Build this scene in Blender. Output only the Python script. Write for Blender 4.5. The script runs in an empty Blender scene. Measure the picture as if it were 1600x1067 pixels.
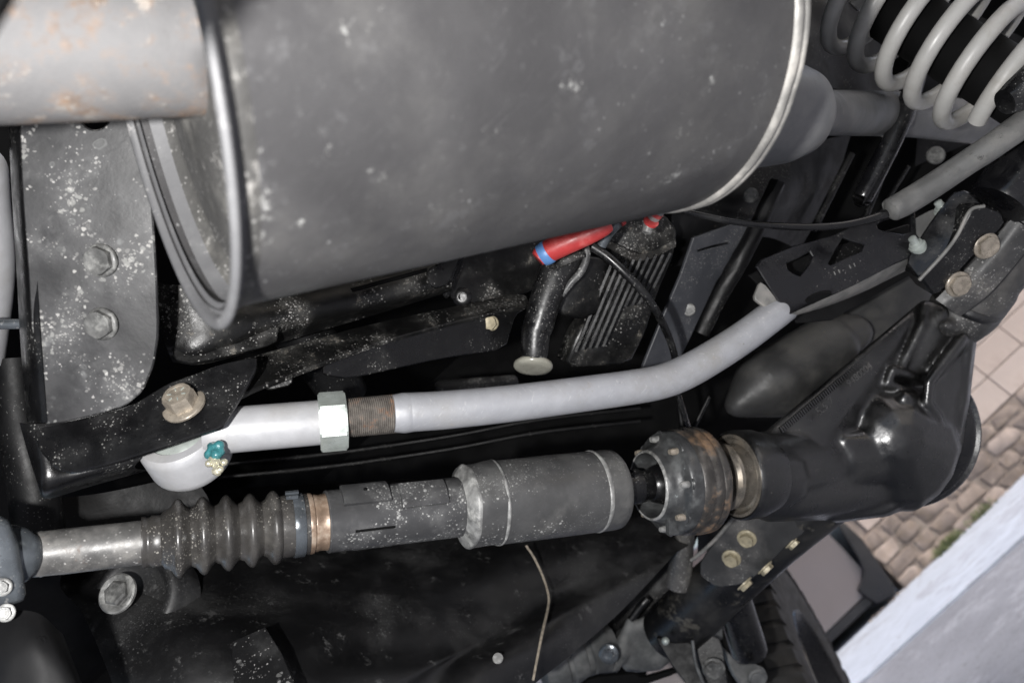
import bpy, bmesh, math, random
from mathutils import Vector, Matrix, noise
from mathutils.geometry import tessellate_polygon
random.seed(7)
R = math.radians
S = bpy.context.scene
C = S.collection

# ------------------------------------------------------------------ camera
FPX, CX, CY = 1244.0, 800.0, 533.5
PITCH = R(23)
Fw = Vector((0, math.cos(PITCH), math.sin(PITCH)))
R0 = Vector((1, 0, 0)); U0 = R0.cross(Fw)
GX, GY = 0.682, 0.731                       # gravity as it shows in the picture (right, down)
Xc = GY * R0 - GX * U0; Yc = GX * R0 + GY * U0
CAM = Vector((0, 0, 0.60))
M = Matrix((( Xc.x, Yc.x, -Fw.x), (Xc.y, Yc.y, -Fw.y), (Xc.z, Yc.z, -Fw.z)))
cd = bpy.data.cameras.new('camera'); cam = bpy.data.objects.new('camera', cd); C.objects.link(cam)
cd.sensor_width = 36; cd.lens = 36 * FPX / 1600; cd.clip_start = 0.01; cd.clip_end = 400
cam.matrix_world = Matrix.Translation(CAM) @ M.to_4x4()
cd.dof.use_dof = True; cd.dof.focus_distance = 0.70; cd.dof.aperture_fstop = 6.5
S.camera = cam

# ------------------------------------------------------------------ light
w = bpy.data.worlds.new('World'); S.world = w; w.use_nodes = True
nt = w.node_tree; bg = nt.nodes['Background']
sky = nt.nodes.new('ShaderNodeTexSky'); sky.sky_type = 'NISHITA'; sky.sun_disc = False
SUN_EL, SUN_ROT = R(48), R(115)
sky.sun_elevation = SUN_EL; sky.sun_rotation = SUN_ROT; sky.dust_density = 4; sky.air_density = .8; sky.ozone_density = .2
nt.links.new(sky.outputs[0], bg.inputs[0]); bg.inputs[1].default_value = 0.13
sl = bpy.data.lights.new('sun', 'SUN'); sl.energy = 2.0; sl.angle = R(12); sl.color = (1, .96, .9)
so = bpy.data.objects.new('sun', sl); C.objects.link(so)
sd = Vector((math.sin(SUN_ROT) * math.cos(SUN_EL), math.cos(SUN_ROT) * math.cos(SUN_EL), math.sin(SUN_EL)))
so.rotation_euler = sd.to_track_quat('Z', 'Y').to_euler(); so.location = (0, -3, 5)
# the flash of the camera, beside the lens, that lights the underside in the photograph
fl = bpy.data.lights.new('camera_flash', 'POINT'); fl.energy = 26.0; fl.shadow_soft_size = 0.012; fl.color = (1, .985, .97)
fo = bpy.data.objects.new('camera_flash', fl); C.objects.link(fo); fo.location = CAM + M @ Vector((-0.125, -0.025, 0.09))
S.view_settings.view_transform = 'Standard'; S.view_settings.look = 'None'
S.view_settings.exposure = 0.97; S.view_settings.gamma = 1
S.view_settings.use_curve_mapping = False

# ------------------------------------------------------------------ helpers
def P(x, y, d):                              # picture point (1600 px wide) at depth d -> camera space
    return Vector(((x - CX) / FPX * d, -(y - CY) / FPX * d, -d))
def W(v): return M @ v + CAM                 # camera space -> world
def proj(v): return (CX + FPX * v.x / -v.z, CY - FPX * v.y / -v.z)
VIEW = Vector((0, 0, 1))

class MB:
    def __init__(s): s.v = []; s.f = []
    def add(s, vs, fs):
        o = len(s.v); s.v += [Vector(q) for q in vs]; s.f += [tuple(o + i for i in f) for f in fs]; return s
    def grid(s, rows, close_u=False, close_v=False, flip=False):
        n = len(rows); m = len(rows[0]); vs = [p for r in rows for p in r]; fs = []
        for i in range(n if close_v else n - 1):
            for j in range(m if close_u else m - 1):
                a, b = i * m + j, i * m + (j + 1) % m
                c, d = ((i + 1) % n) * m + (j + 1) % m, ((i + 1) % n) * m + j
                fs.append((a, d, c, b) if flip else (a, b, c, d))
        return s.add(vs, fs)

def frame(a):
    a = a.normalized(); u = (VIEW - a * a.dot(VIEW))
    if u.length < 1e-3: u = Vector((1, 0, 0)) - a * a.x
    u.normalize(); return a, u, a.cross(u)
# angle 0 = towards the viewer; +90 = picture-up for an axis that runs to the right

def lathe(mb, A, B, prof, seg=48, cap=True, lobes=None, jitter=0):
    a, u, v = frame(B - A); v = -v if v.y < 0 else v
    rows = []
    for k, (t, r) in enumerate(prof):
        row = []
        for i in range(seg):
            th = 2 * math.pi * i / seg; rr = r
            if jitter: 
                q = A + a * t + (u * math.cos(th) + v * math.sin(th)) * r
                rr += jitter * noise.noise(q * 60)
            row.append(A + a * t + (u * math.cos(th) + v * math.sin(th)) * rr)
        rows.append(row)
    mb.grid(rows, close_u=True)
    n = len(mb.v); base = n - len(rows) * seg
    if cap:
        mb.f.append(tuple(base + i for i in range(seg))[::-1]); mb.f.append(tuple(n - seg + i for i in range(seg)))
    return mb

def onaxis(A, B, x):                         # distance along AB of the point that shows at picture column x
    a = (B - A).normalized(); k = (x - CX) / FPX
    return -(A.x + k * A.z) / (a.x + k * a.z)
def lpx(mb, A, B, prof, seg=48, **kw):       # lathe with (picture column, radius in px)
    a = (B - A).normalized(); out = []
    for x, r in prof:
        t = onaxis(A, B, x); out.append((t, r / FPX * -(A + a * t).z))
    return lathe(mb, A, B, out, seg, **kw)

def patch(mb, A, B, x0, x1, a0, a1, r0, r1, n=12):    # a curved pad on a cylinder
    a, u, v = frame(B - A); v = -v if v.y < 0 else v
    t0, t1 = onaxis(A, B, x0), onaxis(A, B, x1); dm = -(A + a * (t0 + t1) / 2).z / FPX
    def pt(t, th, r): return A + a * t + (u * math.cos(th) + v * math.sin(th)) * r * dm
    rows = []
    e = .0012
    for t, r in ((t0, r0), (t0, r1 - .8), (t0 + e, r1), (t1 - e, r1), (t1, r1 - .8), (t1, r0)):
        row = []
        for i in range(n + 1): row.append(pt(t, R(a0 + (a1 - a0) * i / n), r))
        rows.append([pt(t, R(a0), r0)] + row + [pt(t, R(a1), r0)])
    mb.grid(rows); return mb

def cat(p, n):                               # Catmull-Rom through points
    out = []; q = [p[0] * 2 - p[1]] + list(p) + [p[-1] * 2 - p[-2]]
    for i in range(1, len(q) - 2):
        for k in range(n):
            t = k / n; a, b, c, d = q[i - 1], q[i], q[i + 1], q[i + 2]
            out.append(((b * 2) + (c - a) * t + (a * 2 - b * 5 + c * 4 - d) * t * t + (b * 3 - a - c * 3 + d) * t ** 3) * .5)
    out.append(p[-1]); return out

def tube(mb, pts, r, seg=20, sub=6, cap=True, jitter=0):     # pts camera space, r metres or list
    rs = r if isinstance(r, (list, tuple)) else [r] * len(pts)
    if sub > 1 and len(pts) > 2:
        pr = cat([Vector((q, 0, 0)) for q in rs], sub); pts = cat(pts, sub); rs = [q.x for q in pr]
    T = [(pts[min(i + 1, len(pts) - 1)] - pts[max(i - 1, 0)]).normalized() for i in range(len(pts))]
    _, u, v = frame(T[0]); rows = []
    for i, p in enumerate(pts):
        u = (u - T[i] * u.dot(T[i])).normalized(); v = T[i].cross(u)
        rows.append([p + (u * math.cos(2 * math.pi * k / seg) + v * math.sin(2 * math.pi * k / seg)) *
                     (rs[i] + (jitter * noise.noise(p * 50 + u * k) if jitter else 0)) for k in range(seg)])
    mb.grid(rows, close_u=True)
    n = len(mb.v); b = n - len(rows) * seg
    if cap: mb.f.append(tuple(b + i for i in range(seg))[::-1]); mb.f.append(tuple(n - seg + i for i in range(seg)))
    return mb
def tpx(mb, pts, seg=20, sub=6, **kw):       # (x, y, depth, radius px)
    return tube(mb, [P(*q[:3]) for q in pts], [q[3] / FPX * q[2] for q in pts], seg, sub, **kw)

def chaikin(pl, n=1, k=.2):
    for _ in range(n):
        o = []
        for i in range(len(pl)):
            a, b = pl[i], pl[(i + 1) % len(pl)]
            o += [(a[0] + (b[0] - a[0]) * k, a[1] + (b[1] - a[1]) * k), (a[0] + (b[0] - a[0]) * (1 - k), a[1] + (b[1] - a[1]) * (1 - k))]
        pl = o
    return pl
def circ(x, y, rx, ry=None, n=16, rot=0):
    ry = ry or rx; return [(x + rx * math.cos(t) * math.cos(rot) - ry * math.sin(t) * math.sin(rot), y + rx * math.cos(t) * math.sin(rot) + ry * math.sin(t) * math.cos(rot)) for t in [2 * math.pi * i / n for i in range(n)]]

class Plane:
    def __init__(s, p, q, r):
        s.o = P(*p); s.n = (P(*q) - s.o).cross(P(*r) - s.o).normalized()
        if s.n.z < 0: s.n = -s.n
    def at(s, x, y, lift=0):
        d = P(x, y, 1); return d * ((s.o + s.n * lift).dot(s.n) / d.dot(s.n))

def plate(mb, pl, outline, th, holes=(), bev=.0008, rnd=1, k=.15, lift=0):
    """a plate of real thickness in a 3D plane, outline traced, with true holes and chamfered edges"""
    loops = [chaikin(outline, rnd, k) if rnd else list(outline)] + [list(h) for h in holes]
    L3 = []; idx = []
    for li, lp in enumerate(loops):
        area = sum(lp[i][0] * lp[(i + 1) % len(lp)][1] - lp[(i + 1) % len(lp)][0] * lp[i][1] for i in range(len(lp)))
        if (area > 0) == (li == 0): lp = lp[::-1]   # outline ccw seen from viewer, holes cw
        p3 = [pl.at(x, y, lift) for x, y in lp]
        n = len(p3); inn = []
        for i in range(n):
            e1 = (p3[i] - p3[i - 1]); e2 = (p3[(i + 1) % n] - p3[i])
            if e1.length < 1e-9 or e2.length < 1e-9: inn.append(p3[i]); continue
            n1 = pl.n.cross(e1.normalized()); n2 = pl.n.cross(e2.normalized()); b = n1 + n2
            b = b.normalized() / max(.5, b.normalized().dot(n1)) if b.length > .05 else n1
            inn.append(p3[i] + b * bev)
        L3.append((p3, inn))
    vs = []; fs = []; tops = []; bots = []
    for p3, inn in L3:
        n = len(p3); o = len(vs)
        vs += inn + [p - pl.n * bev for p in p3] + [p - pl.n * th for p in p3]
        for i in range(n):
            j = (i + 1) % n
            fs.append((o + i, o + n + i, o + n + j, o + j)); fs.append((o + n + i, o + 2 * n + i, o + 2 * n + j, o + n + j))
        tops += list(range(o, o + n)); bots += list(range(o + 2 * n, o + 3 * n))
    ax = frame(pl.n); 
    tr = tessellate_polygon([[Vector((q.dot(ax[1]), q.dot(ax[2]), 0)) for q in inn] for p3, inn in L3])
    for t in tr: fs.append(tuple(tops[i] for i in t)); fs.append(tuple(bots[i] for i in t)[::-1])
    return mb.add(vs, fs)

def sheet(mb, rows, su=5, sv=5, th=.003, bump=0, bs=20):
    """smooth pressed sheet through a grid of (x, y, depth) control points, with thickness"""
    g = [cat([P(*q) for q in r], su) for r in rows]
    cols = [cat([g[i][j] for i in range(len(g))], sv) for j in range(len(g[0]))]
    G = [[cols[j][i] for j in range(len(cols))] for i in range(len(cols[0]))]
    if bump: G = [[p * (1 + bump * noise.noise(p * bs)) for p in r] for r in G]
    n, m = len(G), len(G[0])
    Bk = [[p + p.normalized() * th for p in r] for r in G]
    mb.grid(G); mb.grid(Bk, flip=True)
    ring = [(0, j) for j in range(m)] + [(i, m - 1) for i in range(1, n)] + [(n - 1, j) for j in range(m - 2, -1, -1)] + [(i, 0) for i in range(n - 2, 0, -1)]
    o = len(mb.v); k = len(ring)
    mb.add([G[i][j] for i, j in ring] + [Bk[i][j] for i, j in ring], [(i, k + i, k + (i + 1) % k, (i + 1) % k) for i in range(k)])
    return mb

def boxc(mb, c, ax, dims):                   # oriented box: centre, axes (a,u,v), full sizes
    a, u, v = ax; vs = [c + a * dims[0] * i / 2 + u * dims[1] * j / 2 + v * dims[2] * k / 2 for i in (-1, 1) for j in (-1, 1) for k in (-1, 1)]
    return mb.add(vs, [(0, 1, 3, 2), (4, 6, 7, 5), (0, 4, 5, 1), (2, 3, 7, 6), (0, 2, 6, 4), (1, 5, 7, 3)])

def hull(mb, pts):                           # convex hull
    bm = bmesh.new(); [bm.verts.new(p) for p in pts]
    r = bmesh.ops.convex_hull(bm, input=bm.verts)
    bmesh.ops.delete(bm, geom=[g for g in r['geom_interior'] if isinstance(g, bmesh.types.BMVert)], context='VERTS')
    bm.verts.index_update(); mb.add([v.co.copy() for v in bm.verts], [tuple(v.index for v in f.verts) for f in bm.faces]); bm.free(); return mb
def ball(mb, c, r, n=14, sc=(1, 1, 1)):
    rows = [[c + Vector((r * sc[0] * math.sin(a) * math.cos(b), r * sc[1] * math.sin(a) * math.sin(b), r * sc[2] * math.cos(a))) for b in [2 * math.pi * i / n for i in range(n)]] for a in [math.pi * (j + .001) / (n * .998 // 1) for j in range(n + 1)]]
    return mb.grid(rows, close_u=True)
def spheres_hull(mb, lst):
    b = MB()
    for x, y, d, r in lst: ball(b, P(x, y, d), r, 10)
    return hull(mb, b.v)

def tag(o, label=None, cat=None, group=None, kind=None):
    if label: o['label'] = label
    if cat: o['category'] = cat
    if group: o['group'] = group
    if kind: o['kind'] = kind
    return o
def thing(name, label, cat, at, group=None):
    o = bpy.data.objects.new(name, None); C.objects.link(o); o.location = W(at); o.empty_display_size = .03
    return tag(o, label, cat, group)
def root(o):
    while o.parent: o = o.parent
    return o
def build(name, mb, mat, parent=None, smooth=35, world=False, remesh=0, smi=0):
    me = bpy.data.meshes.new(name)
    off = root(parent).location if parent else Vector((0, 0, 0))
    vs = [(v if world else W(v)) for v in mb.v]
    if not parent:
        off = sum(vs, Vector((0, 0, 0))) / len(vs)
    me.from_pydata([v - off for v in vs], [], mb.f); me.validate(); me.update()
    if remesh:
        ob = bpy.data.objects.new('tmp', me); C.objects.link(ob)
        m1 = ob.modifiers.new('r', 'REMESH'); m1.mode = 'VOXEL'; m1.voxel_size = remesh
        m2 = ob.modifiers.new('s', 'SMOOTH'); m2.factor = .5; m2.iterations = smi
        dg = bpy.context.evaluated_depsgraph_get(); me2 = bpy.data.meshes.new_from_object(ob.evaluated_get(dg))
        bpy.data.objects.remove(ob); me = me2; me.name = name
        smooth = 180
    else:
        bm = bmesh.new(); bm.from_mesh(me); bmesh.ops.recalc_face_normals(bm, faces=bm.faces); bm.to_mesh(me); bm.free()
    for p in me.polygons: p.use_smooth = smooth > 0
    if 0 < smooth < 180: me.set_sharp_from_angle(angle=R(smooth))
    me.materials.clear(); me.materials.append(mat)
    o = bpy.data.objects.new(name, me); C.objects.link(o)
    if parent: o.parent = parent
    else: o.location = off
    return o

# ------------------------------------------------------------------ materials
def lin(c): return tuple(c) + (1,) if len(c) == 3 else c
def mat(name, base, rough=.5, metal=0, var=.25, vs=40, dust=None, specks=(), rust=None, bump=.15, bs=250, spec=.5, scr=0, coat=0, blot=()):
    """base colour with fine mottling; dust=(col, amount, scale); specks=[(col, scale, density, size, ring, maskscale)];
    rust=(col, amount, scale); bump; scr = fine scratches"""
    if max(base) < .025:                     # black paint and rubber
        base = tuple(q * .42 for q in base)
        if dust: dust = (tuple(q * .55 for q in dust[0]), dust[1], dust[2])
        blot = [(tuple(q * .7 for q in bc), thr, bsc, bst) for bc, thr, bsc, bst in blot]
    m = bpy.data.materials.new(name); m.use_nodes = True; t = m.node_tree; N = t.nodes; L = t.links
    b = N['Principled BSDF']; tc = N.new('ShaderNodeTexCoord'); V = tc.outputs['Object']
    def nz(sc, det=5, ro=.6, vec=V):
        n = N.new('ShaderNodeTexNoise'); n.inputs['Scale'].default_value = sc; n.inputs['Detail'].default_value = det
        n.inputs['Roughness'].default_value = ro; L.new(vec, n.inputs['Vector']); return n.outputs['Fac']
    def mr(s, a, c, lo=0., hi=1.):
        n = N.new('ShaderNodeMapRange'); L.new(s, n.inputs[0]); n.interpolation_type = 'SMOOTHSTEP'
        for i, q in enumerate((a, c, lo, hi)): n.inputs[i + 1].default_value = q
        return n.outputs[0]
    def ma(op, x, y=None, cl=False):
        n = N.new('ShaderNodeMath'); n.operation = op; n.use_clamp = cl
        for i, q in enumerate((x, y)):
            if q is None: continue
            if isinstance(q, (int, float)): n.inputs[i].default_value = q
            else: L.new(q, n.inputs[i])
        return n.outputs[0]
    def mix(f, a, c):
        n = N.new('ShaderNodeMix'); n.data_type = 'RGBA'
        if isinstance(f, (int, float)): n.inputs[0].default_value = f
        else: L.new(f, n.inputs[0])
        for i, q in ((6, a), (7, c)):
            if isinstance(q, tuple): n.inputs[i].default_value = lin(q)
            else: L.new(q, n.inputs[i])
        return n.outputs[2]
    col = mix(mr(nz(vs), .3, .7), tuple(q * (1 - var) for q in base), tuple(q * (1 + var) for q in base))
    ro = mr(nz(vs * 1.7), .3, .7, max(.05, rough - .08), min(1, rough + .1)); me = metal
    height = nz(bs, 6)
    if dust:
        f = ma('MULTIPLY', mr(nz(dust[2], 8, .65), .45, .75), dust[1], True); col = mix(f, col, dust[0])
        ro = ma('ADD', ro, ma('MULTIPLY', f, .3), True)
    if rust:
        f = ma('MULTIPLY', mr(nz(rust[2], 8, .7), 1 - rust[1] - .08, 1 - rust[1] + .06), 1.0, True); col = mix(f, col, mix(mr(nz(90), .35, .65), tuple(q * .5 for q in rust[0]), rust[0]))
        ro = ma('ADD', ro, ma('MULTIPLY', f, .35), True)
        if metal: me = ma('SUBTRACT', metal, ma('MULTIPLY', f, metal * .9), True)
    for (bc, thr, bsc, bst) in blot:
        f = ma('MULTIPLY', mr(nz(bsc, 10, .78), thr, thr + .07), bst, True); col = mix(f, col, bc); ro = ma('ADD', ro, ma('MULTIPLY', f, .3), True)
    for (sc_, ss, den, size, ring, ms) in specks:
        vo = N.new('ShaderNodeTexVoronoi'); vo.inputs['Scale'].default_value = ss; vo.voronoi_dimensions = '3D'
        wv = N.new('ShaderNodeVectorMath'); wv.operation = 'ADD'
        nn = N.new('ShaderNodeTexNoise'); nn.inputs['Scale'].default_value = ss * .9; L.new(V, nn.inputs['Vector'])
        sc2 = N.new('ShaderNodeVectorMath'); sc2.operation = 'SCALE'; sc2.inputs[3].default_value = 1.0 / ss
        L.new(nn.outputs['Color'], sc2.inputs[0]); L.new(V, wv.inputs[0]); L.new(sc2.outputs[0], wv.inputs[1]); L.new(wv.outputs[0], vo.inputs['Vector'])
        sp = N.new('ShaderNodeSeparateColor'); L.new(vo.outputs['Color'], sp.inputs[0])
        msk = mr(nz(ms, 3), .40, .60, .08, 1)
        r = ma('MULTIPLY', ma('SUBTRACT', sp.outputs[0], ma('SUBTRACT', 1.0, ma('MULTIPLY', msk, den))), size / max(den, .05))
        d = ma('SUBTRACT', r, vo.outputs['Distance'])
        f = ma('MULTIPLY', d, 5.5, True)
        if ring:
            f2 = ma('MULTIPLY', ma('SUBTRACT', d, .09), 14, True); f = ma('SUBTRACT', f, ma('MULTIPLY', f2, ring), True)
        f = ma('MULTIPLY', f, mr(sp.outputs[1], 0, 1, .08, .52))
        col = mix(f, col, sc_); ro = ma('ADD', ro, ma('MULTIPLY', f, .25), True)
        if metal and not isinstance(me, float): me = ma('SUBTRACT', me, f, True)
    if scr:
        mp = N.new('ShaderNodeMapping'); L.new(V, mp.inputs[0]); mp.inputs['Scale'].default_value = (1, 9, 3); mp.inputs['Rotation'].default_value = (.4, .9, .3)
        f = ma('MULTIPLY', mr(nz(60, 6, .7, mp.outputs[0]), .585, .66), scr, True); col = mix(f, col, tuple(min(.6, q * 2.6 + .02) for q in base))
    L.new(col, b.inputs['Base Color']); L.new(ro, b.inputs['Roughness'])
    if isinstance(me, (int, float)): b.inputs['Metallic'].default_value = me
    else: L.new(me, b.inputs['Metallic'])
    b.inputs['Specular IOR Level'].default_value = spec; b.inputs['Coat Weight'].default_value = coat; b.inputs['Coat Roughness'].default_value = .15
    if bump:
        bn = N.new('ShaderNodeBump'); bn.inputs['Strength'].default_value = bump; bn.inputs['Distance'].default_value = .002
        L.new(height, bn.inputs['Height']); L.new(bn.outputs[0], b.inputs['Normal'])
    return m
MUD = (.50, .49, .46)
TINY = ((.30, .295, .28), 620, .7, .6, 0, 22)
FINE = ((.40, .39, .375), 430, .75, .62, 0, 18)
DENSE = ((.42, .41, .39), 300, .95, .7, 0, 26)
BIG = ((.20, .205, .20), 95, .8, .6, .75, 16)
BLOB = ((.20, .205, .205), 90, .6, .6, 0, 19)
W_ = (.5, .49, .47)
m_muf = mat('aged_muffler_steel', (.045, .044, .045), .44, .25, .18, 9, dust=((.080, .078, .075), .8, 7), specks=[((.26, .26, .26), 420, .25, .5, 0, 9)], bump=.12, bs=160, scr=.12, blot=[((.085, .085, .085), .60, 18, .3), ((.035, .035, .035), .60, 34, .45), ((.07, .07, .07), .57, 110, .35), ((.28, .28, .27), .60, 26, .8), ((.075, .075, .077), .56, 40, .4)])
m_rim = mat('muffler_rim_steel', (.085, .085, .088), .6, .1, .12, 20, dust=((.15, .15, .15), .6, 30), bump=.1, blot=[((.34, .33, .32), .58, 60, .6)])
m_rimd = mat('muffler_end_steel', (.05, .049, .047), .55, .2, .3, 20, dust=((.13, .125, .115), .9, 30), bump=.2, blot=[((.30, .29, .275), .58, 40, .7)], specks=[FINE])
m_bead = mat('seam_bead_steel', (.17, .165, .155), .5, .2, .3, 30, dust=((.36, .34, .31), .9, 30), bump=.3, bs=150)
m_pipe = mat('exhaust_pipe_rusty', (.105, .103, .104), .75, 0, .25, 14, spec=.25, dust=((.165, .16, .152), 1, 12), rust=((.17, .11, .072), .49, 14), bump=.25, bs=120, blot=[((.17, .165, .155), .52, 24, .7), ((.15, .105, .075), .53, 17, .7), ((.22, .20, .18), .57, 60, .8), ((.05, .045, .04), .56, 45, .5)])
m_weld = mat('rusty_weld', (.20, .17, .14), .7, 0, .3, 60, rust=((.20, .11, .06), .5, 40), dust=((.30, .28, .24), .9, 60), bump=.4)
m_pipe2 = mat('tailpipe_steel', (.11, .112, .115), .5, .2, .12, 14, dust=((.2, .195, .185), .6, 14), bump=.1, blot=[((.30, .27, .24), 0.599, 30, .6)])
m_blk = mat('black_chassis_paint', (.010, .010, .011), .30, 0, .3, 30, spec=.35, dust=((.040, .040, .039), .5, 22), specks=[TINY], bump=.1, blot=[((.2, .2, .19), 0.610, 60, .5)])
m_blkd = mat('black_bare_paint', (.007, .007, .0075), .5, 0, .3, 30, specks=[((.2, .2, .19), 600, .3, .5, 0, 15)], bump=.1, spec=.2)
m_brk = mat('splashed_black_bracket', (.026, .026, .027), .4, 0, .4, 18, dust=((.09, .09, .09), .9, 22), specks=[BIG, BLOB, ((.36, .36, .34), 190, .8, .6, .3, 24), DENSE, FINE, TINY], bump=.08, bs=140, spec=.3)
m_spot = mat('mud_spotted_black', (.010, .010, .010), .36, 0, .4, 30, spec=.35, dust=((.075, .073, .068), .8, 24), specks=[((.17, .17, .155), 130, .7, .55, .75, 22), FINE, TINY], bump=.15, blot=[((.22, .20, .17), 0.588, 50, .6)])
m_dkdust = mat('dusty_dark_panel', (.007, .007, .008), .45, 0, .4, 14, spec=.3, dust=((.026, .025, .024), .8, 12), specks=[TINY], bump=.15, bs=90, blot=[((.14, .125, .105), 0.599, 40, .5)])
m_void = mat('painted_shade_black', (.004, .004, .0042), .8, 0, .3, 10, bump=.05, spec=.15)  # near-black colour that puts shade into gaps, slots and backdrops
m_silver = mat('silver_powder_coat', (.36, .362, .372), .42, .15, .06, 60, dust=((.28, .27, .255), .6, 22), specks=[((.2, .18, .15), 330, .06, .4, 0, 14)], bump=.06, bs=420)
m_link = mat('silver_arm_coat', (.29, .295, .312), .46, .2, .06, 50, dust=((.22, .215, .205), .8, 20), specks=[((.10, .09, .08), 300, .12, .45, 0, 14), ((.42, .42, .42), 420, .2, .5, 0, 10)], scr=.2, bump=.07, bs=420, blot=[((.30, .27, .24), 0.621, 40, .5)])
m_nut = mat('zinc_nut', (.34, .37, .35), .30, .3, .15, 60, dust=((.30, .34, .30), .6, 70), bump=.06)
m_thread = mat('rusty_thread', (.17, .155, .14), .45, .4, .3, 120, rust=((.26, .14, .08), .40, 60), bump=.08, dust=((.3, .27, .24), .5, 80))
m_bolt = mat('yellow_zinc_bolt', (.28, .245, .20), .32, .4, .25, 150, rust=((.42, .17, .10), .28, 120), bump=.08, blot=[((.62, .58, .5), .62, 200, .6)])
m_boltg = mat('muddy_grey_bolt', (.07, .07, .068), .45, .1, .3, 130, dust=((.22, .22, .21), .9, 110), bump=.12, blot=[((.42, .42, .40), .60, 120, .7)])
m_bolty = mat('cream_plated_bolt', (.33, .29, .20), .45, .2, .25, 150, dust=((.28, .24, .16), .6, 150), bump=.1)
m_brass = mat('brass_fitting', (.72, .68, .52), .22, .7, .15, 150, bump=.05)
m_teal = mat('teal_grease', (.03, .13, .14), .25, 0, .3, 200, bump=.3, coat=.5)
m_shaft = mat('worn_shaft_steel', (.10, .098, .095), .42, .2, .35, 40, dust=((.21, .2, .185), .8, 40), rust=((.16, .085, .05), .32, 24), specks=[FINE], bump=.1)
m_boot = mat('rubber_boot', (.034, .032, .030), .30, 0, .2, 50, dust=((.07, .066, .06), .7, 40), specks=[((.38, .36, .32), 560, .7, .6, 0, 26)], bump=.06)
m_clamp = mat('boot_clamp_metal', (.09, .10, .11), .22, .5, .2, 60, specks=[FINE], bump=.05)
m_rust = mat('bright_rust_ring', (.22, .155, .11), .32, .3, .35, 60, dust=((.42, .37, .31), .8, 60), bump=.08)
m_seal = mat('oily_seal_steel', (.16, .145, .125), .28, .6, .3, 60, dust=((.30, .25, .19), .5, 50), bump=.04)
m_slv = mat('dusty_shaft_sleeve', (.050, .050, .051), .36, .15, .2, 30, dust=((.11, .11, .108), .8, 30), specks=[((.5, .5, .48), 380, .75, .65, 0, 18), ((.42, .42, .40), 620, .85, .6, 0, 22)], bump=.06, blot=[((.34, .34, .33), 0.610, 60, .6)])
m_drum = mat('weight_drum_steel', (.052, .052, .052), .42, .1, .2, 30, dust=((.105, .104, .10), .8, 24), specks=[((.5, .5, .48), 380, .7, .65, 0, 11), ((.30, .30, .29), 650, .9, .6, 0, 18)], bump=.12)
m_torn = mat('scraped_steel', (.18, .18, .175), .4, .2, .5, 60, dust=((.42, .42, .40), .9, 90), bump=.3)
m_cv = mat('cv_flange_steel', (.038, .039, .040), .34, .2, .3, 40, dust=((.10, .105, .105), .8, 60), rust=((.20, .10, .05), .26, 30), bump=.12, blot=[((.40, .44, .44), .63, 70, .7)])
m_cvr = mat('cv_cup_rusty', (.040, .037, .034), .32, .3, .35, 40, dust=((.13, .12, .11), .8, 60), rust=((.17, .105, .06), .42, 30), bump=.12, blot=[((.42, .42, .40), .64, 80, .6)])
m_cast = mat('glossy_black_casting', (.006, .006, .0062), .33, 0, .3, 30, dust=((.016, .0155, .0145), .7, 12), specks=[((.18, .17, .15), 500, .35, .45, 0, 14)], bump=.16, bs=240, spec=.85, coat=0)
m_cover = mat('grey_black_cover', (.030, .030, .030), .5, 0, .25, 20, dust=((.075, .072, .065), .8, 14), bump=.1, blot=[((.25, .2, .14), 0.621, 22, .6)])
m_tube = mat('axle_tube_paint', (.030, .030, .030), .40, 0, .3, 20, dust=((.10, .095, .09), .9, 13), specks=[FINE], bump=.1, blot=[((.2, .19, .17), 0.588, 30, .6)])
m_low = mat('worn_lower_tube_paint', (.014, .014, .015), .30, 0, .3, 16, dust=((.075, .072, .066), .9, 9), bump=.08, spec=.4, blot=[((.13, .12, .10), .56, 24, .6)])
m_plast = mat('black_plastic_tray', (.012, .012, .013), .42, 0, .2, 12, spec=.6, dust=((.050, .050, .050), .8, 11), specks=[((.12, .12, .118), 460, .5, .55, 0, 9), ((.07, .07, .07), 700, .8, .6, 0, 12)], bump=.12, bs=70, scr=.25, blot=[((.13, .13, .128), 0.577, 34, .5)])
m_patch = mat('spotted_plastic_patch', (.018, .018, .019), .38, 0, .2, 12, dust=((.05, .05, .05), .8, 20), specks=[((.36, .36, .35), 210, .8, .6, .3, 30), FINE, TINY], bump=.1)
m_rub = mat('grey_rubber_sleeve', (.085, .085, .083), .6, 0, .25, 30, dust=((.16, .155, .145), .8, 26), bump=.15, blot=[((.03, .03, .03), 0.577, 50, .7)])
m_lip = mat('worn_edge_steel', (.15, .148, .14), .5, 0, .25, 60, dust=((.24, .22, .2), .6, 60), bump=.15)
m_smooth = mat('smooth_black_plastic', (.012, .012, .013), .55, 0, .15, 8, spec=.3, dust=((.022, .022, .022), .8, 9), bump=.04)
m_hose = mat('black_hose_rubber', (.011, .011, .012), .28, 0, .25, 30, spec=.4, dust=((.038, .038, .038), .7, 26), specks=[TINY], bump=.06)
m_red = mat('red_silicone_hose', (.40, .04, .04), .38, 0, .12, 60, dust=((.5, .2, .18), .5, 60), bump=.05)
m_blue = mat('blue_tape', (.09, .20, .42), .4, 0, .12, 60, bump=.05)
m_white = mat('off_white_plastic', (.24, .235, .20), .3, 0, .2, 40, dust=((.16, .14, .10), .8, 30), bump=.06)
m_spring = mat('grey_spring_paint', (.33, .325, .31), .38, 0, .06, 30, dust=((.24, .225, .20), .8, 20), bump=.05, blot=[((.20, .155, .115), 0.621, 40, .6)])
m_cord = mat('cream_cord', (.22, .19, .15), .8, 0, .3, 200, bump=.3)
m_tyre = mat('tyre_rubber', (.022, .020, .018), .7, 0, .3, 30, dust=((.055, .048, .04), .8, 26), bump=.15)
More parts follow.
